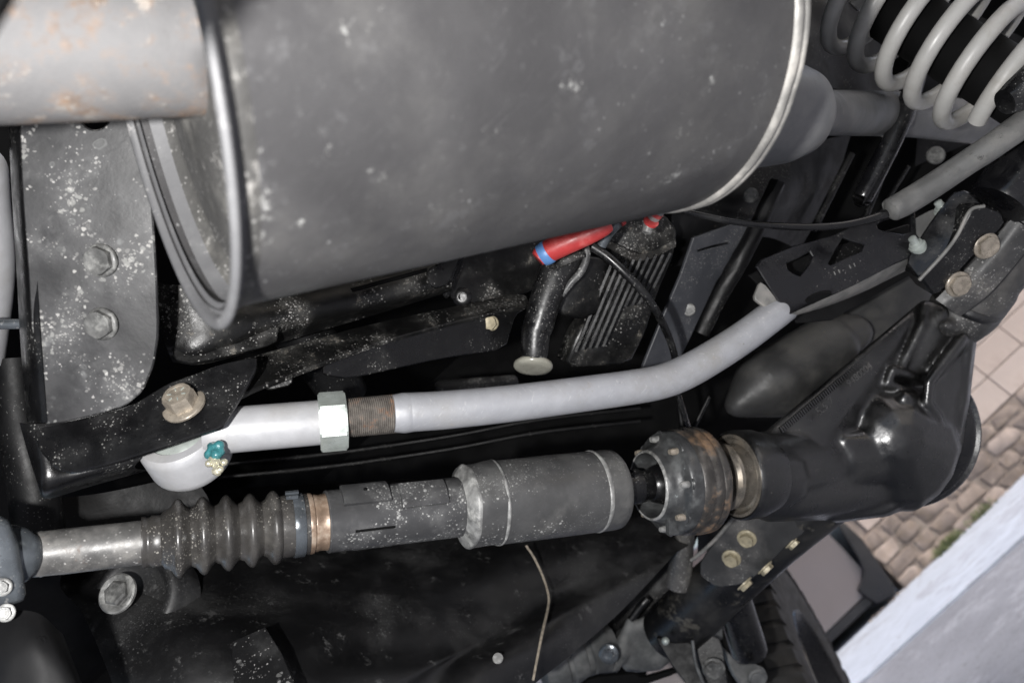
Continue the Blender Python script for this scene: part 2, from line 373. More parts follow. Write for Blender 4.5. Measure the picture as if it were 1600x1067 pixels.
m_strut = mat('gloss_black_paint', (.010, .010, .012), .22, 0, .2, 30, dust=((.026, .026, .026), .7, 18), specks=[((.22, .21, .2), 500, .3, .5, 0, 15)], bump=.05)
m_grey = mat('grey_cast_aluminium', (.085, .088, .088), .5, .1, .3, 24, dust=((.19, .19, .185), .8, 24), bump=.2)
m_asph = mat('asphalt', (.155, .162, .185), .9, 0, .15, 1.5, dust=((.22, .225, .25), .8, 90), bump=.4, bs=160, specks=[((.3, .3, .3), 60, .4, .5, 0, 3)], blot=[((.25, .26, .29), .50, 1.8, .6), ((.08, .08, .09), .54, 30, .5)])
m_conc = mat('pale_concrete', (.34, .375, .44), .85, 0, .10, 2.5, dust=((.24, .26, .30), .7, 3), bump=.25, bs=60, blot=[((.22, .23, .26), .52, 2.2, .5), ((.20, .20, .20), .55, 14, .5)])
m_tile = mat('pink_beige_tile', (.40, .335, .295), .7, 0, .08, 4, dust=((.33, .275, .24), .7, 6), bump=.05, bs=30)
m_tile2 = mat('pink_beige_tile_darker', (.375, .31, .27), .7, 0, .08, 4, dust=((.31, .255, .22), .7, 6), bump=.05, bs=30)
m_grout = mat('grey_grout', (.24, .20, .175), .9, 0, .3, 10, bump=.2)
m_mortar = mat('dirty_mortar', (.19, .155, .13), .95, 0, .4, 9, dust=((.24, .21, .18), .8, 14), bump=.4, bs=40, blot=[((.06, .06, .03), .58, 10, .6)])
m_stone = mat('brown_plinth_stone', (.21, .17, .145), .85, 0, .35, 7, dust=((.17, .135, .10), .8, 12), bump=.5, bs=30, blot=[((.40, .35, .30), .58, 14, .6), ((.10, .10, .04), .62, 9, .6)])
m_stone2 = mat('pale_plinth_stone', (.29, .24, .21), .85, 0, .3, 7, dust=((.26, .21, .17), .8, 12), bump=.5, bs=30, blot=[((.16, .12, .09), .58, 12, .6)])
m_weed = mat('weed_green', (.10, .12, .05), .7, 0, .4, 20, bump=0)
m_leaf = mat('shrub_leaf', (.14, .22, .08), .6, 0, .4, 8, bump=0)
m_car = mat('dark_car_paint', (.11, .095, .095), .08, 0, .02, 4, bump=0, coat=1, spec=1)
m_ctrim = mat('black_car_trim', (.016, .016, .02), .35, 0, .1, 10, bump=.03)
m_alloy = mat('wheel_alloy', (.4, .4, .42), .3, .8, .1, 10, bump=0)

def bolt(parent, c, n, r, mt, h=None, flange=1.35, name='bolt', rot=None, washer=True, dish=.0):
    """hexagon-head bolt: flange washer, chamfered head; n = outward normal, r = across-corner radius (m)"""
    h = h or r * .75; a, u, v = frame(n); mb = MB(); rot = random.random() if rot is None else rot
    def ring(t, rr, k=36): return [c + a * t + (u * math.cos(2 * math.pi * i / k) + v * math.sin(2 * math.pi * i / k)) * rr for i in range(k)]
    def hexr(t, rr, lim=9):
        out = []
        for i in range(36):
            th = 2 * math.pi * i / 36; ph = (th + math.pi / 6) % (math.pi / 3) - math.pi / 6
            q = min(rr * math.cos(math.pi / 6) / math.cos(ph), lim); out.append(c + a * t + (u * math.cos(th + rot) + v * math.sin(th + rot)) * q)
        return out
    rows = [hexr(0, r), hexr(h * .82, r), hexr(h, r, r * .90), hexr(h * 1.0, r * .78, r * .74), hexr(h * .96, r * .7, r * .66)]
    mb.grid(rows, close_u=True); n0 = len(mb.v); mb.f.append(tuple(n0 - 36 + i for i in range(36)))
    b = build(name, mb, mt, parent, 28)
    if washer:
        w_ = MB(); fr = r * flange
        w_.grid([ring(-.0005, fr), ring(r * .10, fr), ring(r * .16, fr * .96), ring(r * .22, r * .95), ring(r * .22, r * .5)], close_u=True)
        build('washer', w_, mt, b, 40)
    return b

# ================================================================== the place outside
def ray(x, y): return (M @ P(x, y, 1)).normalized()
def gp(x, y):                                # where the line of sight meets the ground
    r = ray(x, y); return CAM + r * (-CAM.z / r.z)
g0, g1 = gp(1395, 941), gp(1600, 746)
DW = (g1 - g0); DW.z = 0; DW.normalize()
NW = Vector((DW.y, -DW.x, 0)); NW = NW if NW.dot(CAM - g0) > 0 else -NW     # out of the wall, towards the camera
UP = Vector((0, 0, 1))
def wp(x, y):                                # (along the wall, height) of a picture point on the wall plane
    r = ray(x, y); q = CAM + r * ((g0 - CAM).dot(NW) / r.dot(NW)); return ((q - g0).dot(DW), q.z)
def wl(s, o, z): return g0 + DW * s + NW * o + UP * z

mb = MB(); mb.grid([[Vector((x, y, 0)) for x in (-60, -8, 0, 8, 60)] for y in (-60, -4, 2, 8, 60)])
tag(build('ground', mb, m_asph, world=True), kind='structure')
q0, q1 = gp(1350, 1067), gp(1600, 843)
def wbox(mb, s0, s1, o0, o1, z0, z1):
    return mb.add([wl(s, o, z) for s in (s0, s1) for o in (o0, o1) for z in (z0, z1)], [(0, 1, 3, 2), (4, 6, 7, 5), (0, 4, 5, 1), (2, 3, 7, 6), (0, 2, 6, 4), (1, 5, 7, 3)])
o0, o1 = (q0 - g0).dot(NW), (q1 - g0).dot(NW); s0_, s1_ = (q0 - g0).dot(DW), (q1 - g0).dot(DW)
def oo(s): return o0 + (o1 - o0) * (s - s0_) / (s1_ - s0_)
mb = MB(); L_ = []
for s in (-9, 9): L_ += [wl(s, -.3, .012), wl(s, oo(s), .012), wl(s, oo(s), -.02), wl(s, -.3, -.02)]
mb.add(L_, [(0, 1, 5, 4), (1, 2, 6, 5), (0, 4, 7, 3), (2, 3, 7, 6)])
tag(build('pavement', mb, m_conc, world=True), kind='structure')

# the tiled wall with a plinth of rough stones
S0 = wp(1352, 850)[0] - .02; S1 = S0 + 5.0; WH = 1.22
wall = bpy.data.objects.new('tiled_wall', None); C.objects.link(wall); wall.location = wl(S0, 0, 0)
tag(wall, 'pink beige tiled wall over a rough stone plinth beyond the axle', 'wall')
mb = MB(); wbox(mb, S0, S1, -.20, -.012, -.02, WH); build('wall_core', mb, m_grout, wall, 0, world=True)
mb = MB(); wbox(mb, S0 + .001, S1 - .001, -.0119, .001, -.01, .352); build('mortar', mb, m_mortar, wall, 0, world=True)
mb = MB(); wbox(mb, S0 - .02, S1 + .02, -.23, .02, WH + .001, WH + .05); build('coping', mb, m_stone2, wall, 0, world=True)
PL = .355; TS, TH = .305, .170
def tile_mesh(nm, mt):
    me = bpy.data.meshes.new(nm); e = TS / 2 - .003; h = TH / 2 - .003; k = .003
    pts = []
    for o, q in ((-.012, 0), (-.002, 0), (0, k)): pts += [DW * a * (e - q) + NW * o + UP * b * (h - q) for a, b in ((-1, -1), (1, -1), (1, 1), (-1, 1))]
    fs = [(8, 9, 10, 11)] + [(i * 4 + j, i * 4 + (j + 1) % 4, i * 4 + 4 + (j + 1) % 4, i * 4 + 4 + j) for i in (0, 1) for j in range(4)]
    me.from_pydata(pts, [], fs); me.materials.append(mt); me.update(); return me
tmesh = [tile_mesh('tile', m_tile), tile_mesh('tile', m_tile2)]
for j in range(5):
    for i in range(-6, 12):
        z = PL + .003 + TH * (j + .5); s = 1.42 + TS * (i + .5)
        if s - TS / 2 < S0 or s > S1 - .05: continue
        o = bpy.data.objects.new('tile', random.choice(tmesh)); C.objects.link(o); o.parent = wall
        o.location = wl(s, 0, z) - wall.location + NW * random.uniform(-.001, .001)
random.seed(3)
for j, (za, zb) in enumerate(((0, .075), (.078, .165), (.168, .262), (.265, PL - .002))):
    s = S0 - random.random() * .1
    while s < S1:
        wd = random.uniform(.07, .26); a = max(s, S0); b = min(s + wd - .006, S1); s += wd
        if b - a < .03: continue
        n = 9; cx_, cz = (a + b) / 2, (za + zb) / 2; pts = []
        for k in range(n):
            t = 2 * math.pi * k / n; ex = abs(math.cos(t)) ** .4 * (1 if math.cos(t) > 0 else -1); ez = abs(math.sin(t)) ** .4 * (1 if math.sin(t) > 0 else -1)
            pts.append((cx_ + ex * (b - a) / 2 * random.uniform(.72, 1.08), cz + ez * (zb - za) / 2 * random.uniform(.70, 1.12)))
        mb = MB(); rows = []
        for o_, q in ((-.005, 1), (.002, 1), (.006, .92)): rows.append([wl(cx_ + (x - cx_) * q, o_ + random.uniform(0, .006) * (o_ > 0), cz + (z - cz) * q) for x, z in pts])
        mb.grid(rows, close_u=True); mb.f.append(tuple(len(mb.v) - n + i for i in range(n)))
        build('stone', mb, random.choice((m_stone, m_stone, m_stone2)), wall, 40, world=True)
# weeds along the foot of the wall: nobody could count the blades
mb = MB()
for k in range(420):
    c = random.choice([S0 + .33, S0 + .36, S0 + .62, S0 + 1.3, S0 + 1.9]); s = c + random.gauss(0, .05); o = abs(random.gauss(.03, .03)) + .015
    h = random.uniform(.01, .055); a = wl(s, o, .012); b = a + UP * h + DW * random.gauss(0, .02) + NW * random.gauss(.01, .02); d = DW * random.uniform(.002, .005)
    mb.add([a - d, a + d, b + d * .6, b - d * .6 + NW * .004], [(0, 1, 2, 3)])
tag(build('weeds', mb, m_weed, smooth=0, world=True), 'low green weeds growing along the foot of the stone plinth', 'weeds', kind='stuff')
mb = MB()
for k in range(2600):
    a = wl(random.uniform(S0 - .3, S1), abs(random.gauss(0, .035)) + .012, .013); q = random.uniform(.003, .010); r3 = [Vector((random.uniform(-q, q), random.uniform(-q, q), random.uniform(0, q * 1.2))) for _ in range(4)]
    mb.add([a + v for v in r3], [(0, 1, 2), (0, 2, 3), (0, 3, 1), (1, 3, 2)])
tag(build('grit', mb, m_stone2, smooth=0, world=True), 'loose grit and crumbs along the foot of the stone plinth', 'grit', kind='stuff')
# shrub behind the wall that shows between sleeve and tube
mb = MB(); 
for k in range(5000):
    s = random.uniform(S0 + .2, S1); z = random.uniform(.5, 1.55 + .35 * noise.noise(Vector((s * 1.4, 0, 0)))); a = wl(s, -.5 - random.random() * .5, z)
    d1 = Vector([random.gauss(0, 1) for _ in range(3)]).normalized() * .03; d2 = Vector([random.gauss(0, 1) for _ in range(3)]).normalized() * .02
    mb.add([a, a + d1 + d2, a + d1 * 2, a + d1 - d2], [(0, 1, 2, 3)])
sh = bpy.data.objects.new('hedge', None); C.objects.link(sh); sh.location = wl(S0 + 2, -.75, 0); tag(sh, 'green leafy hedge rising behind the tiled wall', 'hedge')
tag(build('foliage', mb, m_leaf, sh, 0, world=True), kind='stuff')
mb = MB()
for k in range(7):
    a = wl(S0 + .4 + k * .65, -.75, 0); tb = [a, a + UP * .5, a + UP * 1.1 + DW * random.gauss(0, .1)]
    rows = [[p + (DW * math.cos(t) + NW * math.sin(t)) * rr for t in [i * math.pi / 4 for i in range(8)]] for p, rr in zip(tb, (.03, .025, .012))]
    mb.grid(rows, close_u=True)
tag(build('stems', mb, m_stone, sh, 60, world=True), kind='stuff')

# parked car seen past the tyre: glossy flank, bumper end and wheel
car = bpy.data.objects.new('parked_car', None); C.objects.link(car)
ce = wp(1345, 895)[0]; car.location = wl(ce, -.8, 0)
tag(car, 'dark glossy parked car beside the tiled wall, its flank mirroring the tiles', 'car')
zs = wp(1318, 962)[1]
prof = [(0.0, zs + .03), (.015, zs + .10), (.03, .42), (.02, .66), (-.02, .86), (-.25, .93), (-.9, .98), (-1.3, 1.38), (-1.6, 1.46), (-2.9, 1.46), (-3.4, 1.02), (-3.9, .98), (-4.0, .6), (-3.95, zs), (-.06, zs)]
prof = chaikin(prof, 1, .2)
mb = MB(); rows = []
for o_, q in ((.0, .97), (.035, 1.), (.05, .985)):
    rows.append([wl(ce + (s if s > -.2 else s * q), o_ - .03, z if z < .3 else .3 + (z - .3) * q) for s, z in prof])
rows = [[p - NW * 1.55 for p in rows[1]]] + rows
mb.grid(rows, close_u=True); n_ = len(prof); b_ = len(mb.v)
mb.f.append(tuple(b_ - n_ + i for i in range(n_))); mb.f.append(tuple(range(n_))[::-1])
build('body', mb, m_car, car, 40, world=True)
mb = MB(); wbox(mb, ce - 3.2, ce - .04, -.10, .035, zs - .05, zs - .002); build('sill', mb, m_ctrim, car, 0, world=True)
mb = MB(); wbox(mb, ce - 2.8, ce - 1.35, .0215, .0235, 1.02, 1.36); build('window', mb, m_car, car, 0, world=True)
mb = MB(); wbox(mb, ce - 1.203, ce - 1.197, .0212, .0228, .35, .95); build('door_seam', mb, m_ctrim, car, 0, world=True)
mb = MB(); wbox(mb, ce - 1.5, ce - 1.35, .022, .05, .78, .81); build('door_handle', mb, m_car, car, 0, world=True)
def car_wheel(s, rr=.24):
    c = wl(s, -.10, rr + .012); mb = MB(); rows = []
    for o_, q in ((-.10, .6), (-.10, .93), (-.08, 1), (.08, 1), (.10, .93), (.10, .62), (.06, .58)):
        rows.append([c + NW * o_ + (DW * math.cos(t) + UP * math.sin(t)) * rr * q for t in [i * math.pi / 20 for i in range(40)]])
    mb.grid(rows, close_u=True); wh = build('wheel', mb, m_tyre, car, 50, world=True)
    mb = MB(); rows = []
    for o_, q in ((.05, .6), (.085, .55), (.05, .15)): rows.append([c + NW * o_ + (DW * math.cos(t) + UP * math.sin(t)) * rr * q * (1 if q < .5 else (1 - .05 * math.cos(5 * t))) for t in [i * math.pi / 20 for i in range(40)]])
    mb.grid(rows, close_u=True); mb.f.append(tuple(80 + i for i in range(40))); build('rim', mb, m_alloy, wh, 50, world=True)
car_wheel(ce - .75); car_wheel(ce - 3.1)
mb = MB(); bp_ = [wp(x, y) for x, y in ((1298, 806), (1318, 818), (1345, 843), (1368, 876), (1393, 912), (1398, 924), (1390, 934), (1368, 945), (1350, 934), (1338, 922), (1345, 905), (1346, 892), (1338, 872), (1318, 840))]
rows = []
for o_, q in ((-1.5, 1), (.04, 1), (.062, .96), (.068, .85)):
    mx = sum(p[0] for p in bp_) / len(bp_); mz = sum(p[1] for p in bp_) / len(bp_); rows.append([wl(mx + (a - mx) * q, o_, max(.015, mz + (b - mz) * q)) for a, b in bp_])
mb.grid(rows, close_u=True); mb.f.append(tuple(len(mb.v) - len(bp_) + i for i in range(len(bp_)))); build('bumper', mb, m_ctrim, car, 50, world=True)

# ================================================================== vehicle floor above, added black backdrops behind
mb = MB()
mb.add([Vector((x, y, z)) for x in (-1.6, 1.3) for y in (-.8, 2.3) for z in (1.25, 1.27)], [(0, 1, 3, 2), (4, 6, 7, 5), (0, 4, 5, 1), (2, 3, 7, 6), (0, 2, 6, 4), (1, 5, 7, 3)])  # floor takes the near-black colour, its shade is painted
tag(build('vehicle_floor', mb, m_void, smooth=0, world=True), 'vehicle floor painted shade black above the muffler and the springs', 'floor pan')
mb = MB(); plate(mb, Plane((0, 0, 1.55), (1200, 0, 1.6), (0, 1000, 1.5)), [(-420, -260), (1330, -260), (1330, 560), (1120, 760), (1000, 1080), (900, 1200), (-420, 1200)], .01, holes=[circ(842, 1060, 16, 11, 10)], rnd=0)  # black backdrop sheet added to close off the dark depth
tag(build('inner_backdrop', mb, m_void, smooth=0), 'black backdrop added for the dark behind the silver arm and the shaft', 'body panel')
mb = MB(); plate(mb, Plane((1300, 0, 1.50), (1600, 0, 1.35), (1300, 400, 1.55)), [(1220, -260), (1800, -260), (1800, 70), (1600, 232), (1560, 262), (1500, 330), (1510, 480), (1200, 640)], .01, holes=[circ(1346, 28, 16, 20, 10), [(1325, 20), (1326, 20.5), (1325, 21)]][:1], rnd=0)  # second black backdrop added where the view goes dark
tag(build('rear_backdrop', mb, m_void, smooth=0), 'black backdrop added for the dark behind the coil spring', 'body panel')

# ------------------------------------------------------------------ muffler
Ma = Vector((.842, .243, -.481)).normalized(); MA = Vector((-.168, .130, -.377)) - Ma * .003; ML = .312; MR = .1185; MBp = MA + Ma * ML
muf = thing('muffler', 'large dull grey cylindrical muffler with scuffs, filling the top of the picture', 'muffler', MA + Ma * .15 - Vector((0, .1, 0)))
mb = MB(); lathe(mb, MA, MBp, [(.002, MR * .99), (.0035, MR), (.05, MR), (ML * .35, MR), (ML * .7, MR), (ML - .006, MR), (ML - .003, MR * .995)], 160, cap=False)
build('shell', mb, m_muf, muf)
RL = .1275
mb = MB(); lathe(mb, MA, MBp, [(.020, RL * .90), (.006, RL * .945), (.001, RL * .95), (-.0012, RL * .962), (-.0012, RL * .99), (.0002, RL * 1.0), (.0016, RL * .999), (.0026, RL * .99), (.0032, RL * .97), (.0034, MR * 1.01), (.0036, MR * .99), (.005, MR * .97)], 160, cap=False)
build('end_rim', mb, m_rim, muf, 60)
mb = MB(); lathe(mb, MA, MBp, [(.003, RL * .946), (.008, RL * .944), (.016, RL * .92), (.022, RL * .88), (.024, RL * .84), (.022, RL * .8), (.020, RL * .5), (.019, .002)], 120, cap=False)
build('end_plate', mb, m_rimd, muf, 60)
mb = MB(); lathe(mb, MA, MBp, [(ML - .004, MR * .99), (ML - .003, MR * 1.012), (ML - .001, MR * 1.02), (ML + .0015, MR * 1.018), (ML + .0022, MR * 1.006), (ML + .003, MR * 1.018), (ML + .0055, MR * 1.02), (ML + .007, MR * 1.01), (ML + .008, MR * .97)], 160, cap=False, jitter=.0006)
build('seam_bead', mb, m_bead, muf, 60)
mb = MB(); lathe(mb, MA, MBp, [(ML + .006, MR * .99), (ML + .012, MR * .96), (ML + .02, MR * .85), (ML + .022, MR * .5), (ML + .022, .002)], 100, cap=False)
build('end_cap', mb, m_rimd, muf, 60)
mb = MB(); A_, B_ = P(1120, 178, .60), P(1290, 176, .66)
lpx(mb, A_, B_, [(1120, 84), (1180, 84), (1222, 78), (1250, 66), (1268, 46), (1276, 34), (1277, 30)], 60)
build('outlet_cone', mb, m_pipe2, muf, 60)
mb = MB(); plate(mb, Plane((1250, 120, .60), (1290, 150, .61), (1260, 150, .60)), [(1246, 117), (1254, 118), (1292, 141), (1288, 153), (1276, 156), (1266, 149)], .003, rnd=0)
build('tab', mb, m_bead, muf, 0)

tp = thing('tailpipe', 'grey tailpipe leaving the muffler cone, with a welded seam', 'exhaust pipe', P(1330, 180, .68))
mb = MB(); tpx(mb, [(1250, 176, .650, 35), (1320, 177, .82, 34.5), (1390, 178, .98, 34)], 40, 4); build('pipe', mb, m_pipe2, tp)
mb = MB(); tpx(mb, [(1388, 178, .975, 34.5), (1391, 178.5, .982, 36), (1394, 178.5, .988, 34.5)], 40, 1, jitter=.001); build('weld_seam', mb, m_bead, tp, 60)
mb = MB(); tpx(mb, [(1392, 178, .985, 33), (1460, 184, 1.05, 33), (1520, 192, 1.10, 32), (1560, 196, 1.14, 31)], 40, 5); build('pipe', mb, m_pipe2, tp, 60)

# ------------------------------------------------------------------ near inlet pipe
ip = thing('inlet_pipe', 'pale exhaust inlet pipe with rust stains, close to the lens at the upper left', 'exhaust pipe', P(150, 80, .34))
mb = MB(); tpx(mb, [(338, 66, .392, 111), (250, 66, .382, 114), (150, 68, .374, 117), (40, 71, .368, 119), (-70, 76, .368, 119), (-200, 90, .38, 118)], 72, 6); build('pipe', mb, m_pipe, ip, 60)
mb = MB(); tpx(mb, [(312, 66, .388, 111), (318, 66, .389, 115.5), (328, 66, .390, 117), (338, 66, .391, 116), (344, 66, .392, 110)], 72, 3, jitter=.002); build('weld_seam', mb, m_weld, ip, 60)
mb = MB(); tpx(mb, [(-140, 140, .17, 62), (-70, 10, .165, 62), (5, -110, .165, 62), (70, -200, .17, 62)], 30, 5)  # near-black tube added close to the lens to darken the corner
tag(build('corner_tube', mb, m_void), 'blurred near-black tube added to darken the extreme upper left corner', 'hose')

# ------------------------------------------------------------------ hanger bracket at the left
hb = thing('hanger_bracket', 'black mud splashed bracket plate with two caked bolts beside the muffler end', 'bracket', P(120, 420, .54))
pl = Plane((30, 200, .545), (235, 200, .56), (120, 640, .585))
mb = MB(); plate(mb, pl, [(28, 120), (230, 120), (222, 200), (236, 300), (244, 420), (247, 520), (240, 570), (222, 612), (196, 634), (150, 648), (100, 660), (68, 664), (56, 600), (48, 500), (42, 400), (34, 300)], .004, holes=[circ(148, 178, 25, 25, 20)], bev=.001)
build('plate', mb, m_brk, hb)
sh_ = [(28, 150, .562), (36, 300, .566), (44, 430, .572), (50, 540, .578), (60, 660, .590)]
mb = MB(); sheet(mb, [[(x + 14, y, d - .008) for x, y, d in sh_], [(x + 2, y, d - .006) for x, y, d in sh_], [(x - 8, y, d + .004) for x, y, d in sh_], [(x - 18, y, d + .030) for x, y, d in sh_]], 6, 4, .003)
build('folded_edge', mb, m_blk, hb, 60)
for x, y in ((158, 407), (159, 506)):
    bolt(hb, pl.at(x, y), (pl.n + Vector((-.25, 0, 0))).normalized(), .0105, m_boltg, flange=1.15, h=.007)
bp = thing('bent_pipe', 'pale curved pipe half hidden at the left picture edge', 'pipe', P(0, 360, .68))
mb = MB(); tpx(mb, [(-40, 160, .68, 42), (-38, 300, .69, 46), (-30, 420, .70, 46), (-44, 560, .72, 44)], 36, 6); build('pipe', mb, m_silver, bp, 60)
mb = MB(); tpx(mb, [(-60, 508, .64, 8), (40, 506, .65, 8)], 12, 1); build('strap', mb, m_clamp, bp, 60)

# ------------------------------------------------------------------ frame crossmember that carries the silver arm
fm = thing('frame_mount', 'black steel frame mount plate holding the joint of the silver arm', 'mount', P(200, 680, .64))
pf = Plane((60, 700, .60), (370, 600, .635), (330, 680, .615))
mb = MB(); plate(mb, pf, [(52, 668), (120, 655), (200, 636), (262, 598), (300, 585), (345, 568), (400, 556), (400, 575), (384, 606), (356, 652), (345, 668), (300, 682), (236, 704), (180, 722), (112, 739), (84, 731), (60, 702)], .004, bev=.0012, rnd=1)
build('plate', mb, m_blk, fm)
mb = MB(); sheet(mb, [[(30, 660, .625), (60, 662, .625), (130, 650, .64), (300, 600, .66)], [(44, 710, .625), (70, 712, .618), (150, 700, .64), (320, 640, .66)], [(62, 768, .622), (74, 766, .619), (130, 746, .63), (215, 722, .645)], [(60, 774, .66), (80, 778, .66), (140, 760, .67), (230, 735, .68)]], 6, 6, .003)
build('box_section', mb, m_blk, fm, 60)
bolt(fm, pf.at(288, 634), (pf.n + Vector((-.30, .42, -.1))).normalized(), .0125, m_bolt, h=.014, flange=1.36, rot=.3)
# head marks
mb = MB()
nb = (pf.n + Vector((-.30, .42, -.1))).normalized(); _, ub, vb = frame(nb); cb = pf.at(288, 634) + nb * .0139
for k in range(6):
    t = k * math.pi / 3 + .3; boxc(mb, cb + (ub * math.cos(t) + vb * math.sin(t)) * .006 - nb * .0003, (nb, ub * math.cos(t) + vb * math.sin(t), -ub * math.sin(t) + vb * math.cos(t)), (.0008, .0032, .0008))
build('grade_mark', mb, m_nut, [c for c in fm.children if c.name.startswith('bolt')][0], 0)

rail = thing('frame_rail', 'long black frame rail with one plated bolt, running up to the red hose', 'frame rail', P(600, 540, .76))
pr1 = Plane((300, 590, .70), (830, 465, .82), (500, 560, .735))
mb = MB(); plate(mb, Plane((350, 570, .68), (830, 465, .86), (400, 590, .67)), [(296, 588), (330, 574), (420, 549), (560, 510), (700, 480), (800, 459), (822, 460), (828, 476), (800, 482), (700, 505), (600, 532), (505, 566), (400, 606), (372, 620), (330, 640)], .004, bev=.001)
build('top_flange', mb, m_spot, rail)
mb = MB(); plate(mb, Plane((510, 575, .725), (800, 500, .85), (540, 600, .735)), [(505, 566), (600, 532), (700, 505), (800, 482), (826, 479), (806, 492), (790, 545), (690, 560), (545, 592), (506, 586)], .004, bev=.001)
web = build('web', mb, m_blk, rail)
mb = MB(); plate(mb, Plane((410, 580, .69), (460, 560, .70), (420, 610, .69)), [(404, 600), (420, 586), (460, 576), (456, 602), (420, 610)], .004, bev=.001)
build('tab', mb, m_spot, rail)
bolt(rail, Plane((510, 575, .725), (800, 500, .85), (540, 600, .735)).at(768, 505), (VIEW + Vector((-.35, 0, 0))).normalized(), .0075, m_bolty, flange=1.05, h=.006)

ur = thing('upper_rail', 'mud spotted black upper rail along the bottom edge of the muffler', 'frame rail', P(480, 500, .72))
mb = MB(); sheet(mb, [[(236, 440, .66), (300, 445, .66), (430, 430, .72), (560, 400, .77), (700, 372, .82)],
                      [(246, 500, .655), (330, 505, .66), (436, 480, .70), (570, 448, .75), (705, 415, .80)],
                      [(262, 548, .655), (320, 552, .66), (434, 512, .70), (570, 480, .75), (706, 442, .80)],
                      [(270, 566, .68), (324, 568, .68), (436, 536, .72), (572, 496, .77), (706, 455, .82)]], 8, 8, .003, .004, 14)
build('rail', mb, m_spot, ur, 60)
mb = MB(); plate(mb, Plane((550, 440, .735), (700, 410, .785), (560, 460, .735)), [(548, 450), (600, 436), (668, 418), (668, 424), (600, 443), (552, 456)], .002, rnd=0); build('slot_shade', mb, m_void, ur, 0)  # black strip painted in for the shade of a slot
mb = MB(); plate(mb, Plane((660, 410, .77), (740, 400, .79), (680, 450, .77)), [(666, 422), (700, 404), (722, 398), (700, 444), (682, 450), (672, 444)], .004); build('clip', mb, m_blk, ur)
mb = MB(); plate(mb, Plane((270, 540, .655), (436, 500, .69), (300, 570, .655)), [(266, 530), (300, 545), (360, 540), (436, 506), (432, 536), (330, 562), (298, 568), (272, 560)], .003); build('lower_lip', mb, m_spot, ur)
hp = thing('heat_panel', 'black dotted panel with a folded edge between muffler and frame rail', 'panel', P(770, 430, .86))
ph = Plane((700, 400, .84), (860, 380, .90), (740, 480, .85))
mb = MB(); plate(mb, ph, [(706, 380), (880, 330), (900, 372), (868, 392), (850, 430), (832, 456), (745, 474), (700, 466), (712, 430)], .003)
build('panel', mb, m_spot, hp)
mb = MB(); plate(mb, Plane((700, 460, .82), (735, 395, .83), (712, 430, .82)), [(722, 388), (732, 386), (716, 430), (700, 468), (696, 462), (710, 425)], .004); build('fold', mb, m_blk, hp)
mb = MB(); lathe(mb, ph.at(722, 464), ph.at(722, 464) + Vector((0, 0, .01)), [(0, .010), (.002, .010), (.004, .007), (.004, .004), (.001, .0035)], 20); build('grommet', mb, m_blk, hp, 50)
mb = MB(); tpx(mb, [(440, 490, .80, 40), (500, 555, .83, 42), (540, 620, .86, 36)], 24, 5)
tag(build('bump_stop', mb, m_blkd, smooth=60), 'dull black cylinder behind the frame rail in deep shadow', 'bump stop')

# ------------------------------------------------------------------ silver adjustable arm
arm = thing('control_arm', 'bent silver control arm with threaded adjuster, jam nut and round joint', 'control arm', P(700, 645, .70))
JA = P(286, 690, .668); jn = (pf.n + Vector((-.22, .42, -.1))).normalized()
mb = MB(); lathe(mb, JA - jn * .022, JA + jn * .01, [(-.006, .026), (-.004, .032), (0, .0345), (.004, .0352), (.016, .0352), (.026, .0352), (.031, .0345), (.034, .032), (.034, .024), (.031, .0235)], 72)
build('joint_ring', mb, m_silver, arm)
mb = MB(); lathe(mb, JA, JA + jn * .01, [(.002, .0245), (.008, .024), (.011, .0215), (.0115, .012)], 48); build('joint_bearing', mb, m_nut, arm, 50)
H0, H1 = P(355, 672, .66), P(505, 659.5, .68)
mb = MB(); lpx(mb, H0, H1, [(318, 32), (330, 36), (352, 38), (358, 36.5), (362, 36), (500, 35), (507, 33)], 64, cap=True); build('joint_housing', mb, m_silver, arm)
mb = MB(); a_ = (H1 - H0).normalized(); c_ = H0 + a_ * onaxis(H0, H1, 520); _, u_, v_ = frame(a_); rr_ = 46 / FPX * .682; rows = []
for t, lim in ((-.0115, .88), (-.0115, .94), (-.0100, 1.2), (.0100, 1.2), (.0115, .94), (.0115, .88)):
    row = []
    for i in range(60):
        th = i * math.pi / 30; ph_ = (th + .10 + math.pi / 6) % (math.pi / 3) - math.pi / 6; q = min(rr_ * .88 / math.cos(ph_) , rr_ * lim); row.append(c_ + a_ * t + (u_ * math.cos(th) + v_ * math.sin(th)) * q)
    rows.append(row)
mb.grid(rows, close_u=True); mb.f.append(tuple(range(60))); mb.f.append(tuple(300 + i for i in range(60)))
build('jam_nut', mb, m_nut, arm, 25)
T0, T1 = P(530, 654, .683), P(625, 645.5, .70)
pr_ = [(528, 28)]
for k in range(27): pr_ += [(536 + k * 3.15, 28.3), (537.5 + k * 3.15, 30.6)]
mb = MB(); lpx(mb, T0, T1, pr_, 40); build('threaded_rod', mb, m_thread, arm, 20)
pth = [(614, 646, .694, 29), (620, 645.6, .695, 30.2), (630, 645, .697, 31.5), (640, 644.2, .699, 31), (648, 643.5, .70, 30.6), (700, 640, .71, 30), (800, 630, .73, 28.8), (900, 617, .75, 27.8), (980, 606, .768, 27.2), (1030, 597, .78, 27), (1068, 583, .79, 26.8), (1110, 560, .80, 26), (1160, 528, .815, 25.2), (1206, 494, .83, 24.5), (1226, 480, .842, 23)]
mb = MB(); tpx(mb, pth, 48, 6); build('tube', mb, m_link, arm, 60)
mb = MB(); 
for sgn in (0, 1):
    plate(mb, Plane((1170, 480, .80 + sgn * .04), (1225, 480, .81 + sgn * .04), (1190, 510, .80 + sgn * .04)), [(1178, 466), (1188, 440), (1198, 446), (1228, 486), (1214, 492), (1196, 480)], .004, lift=-.012)
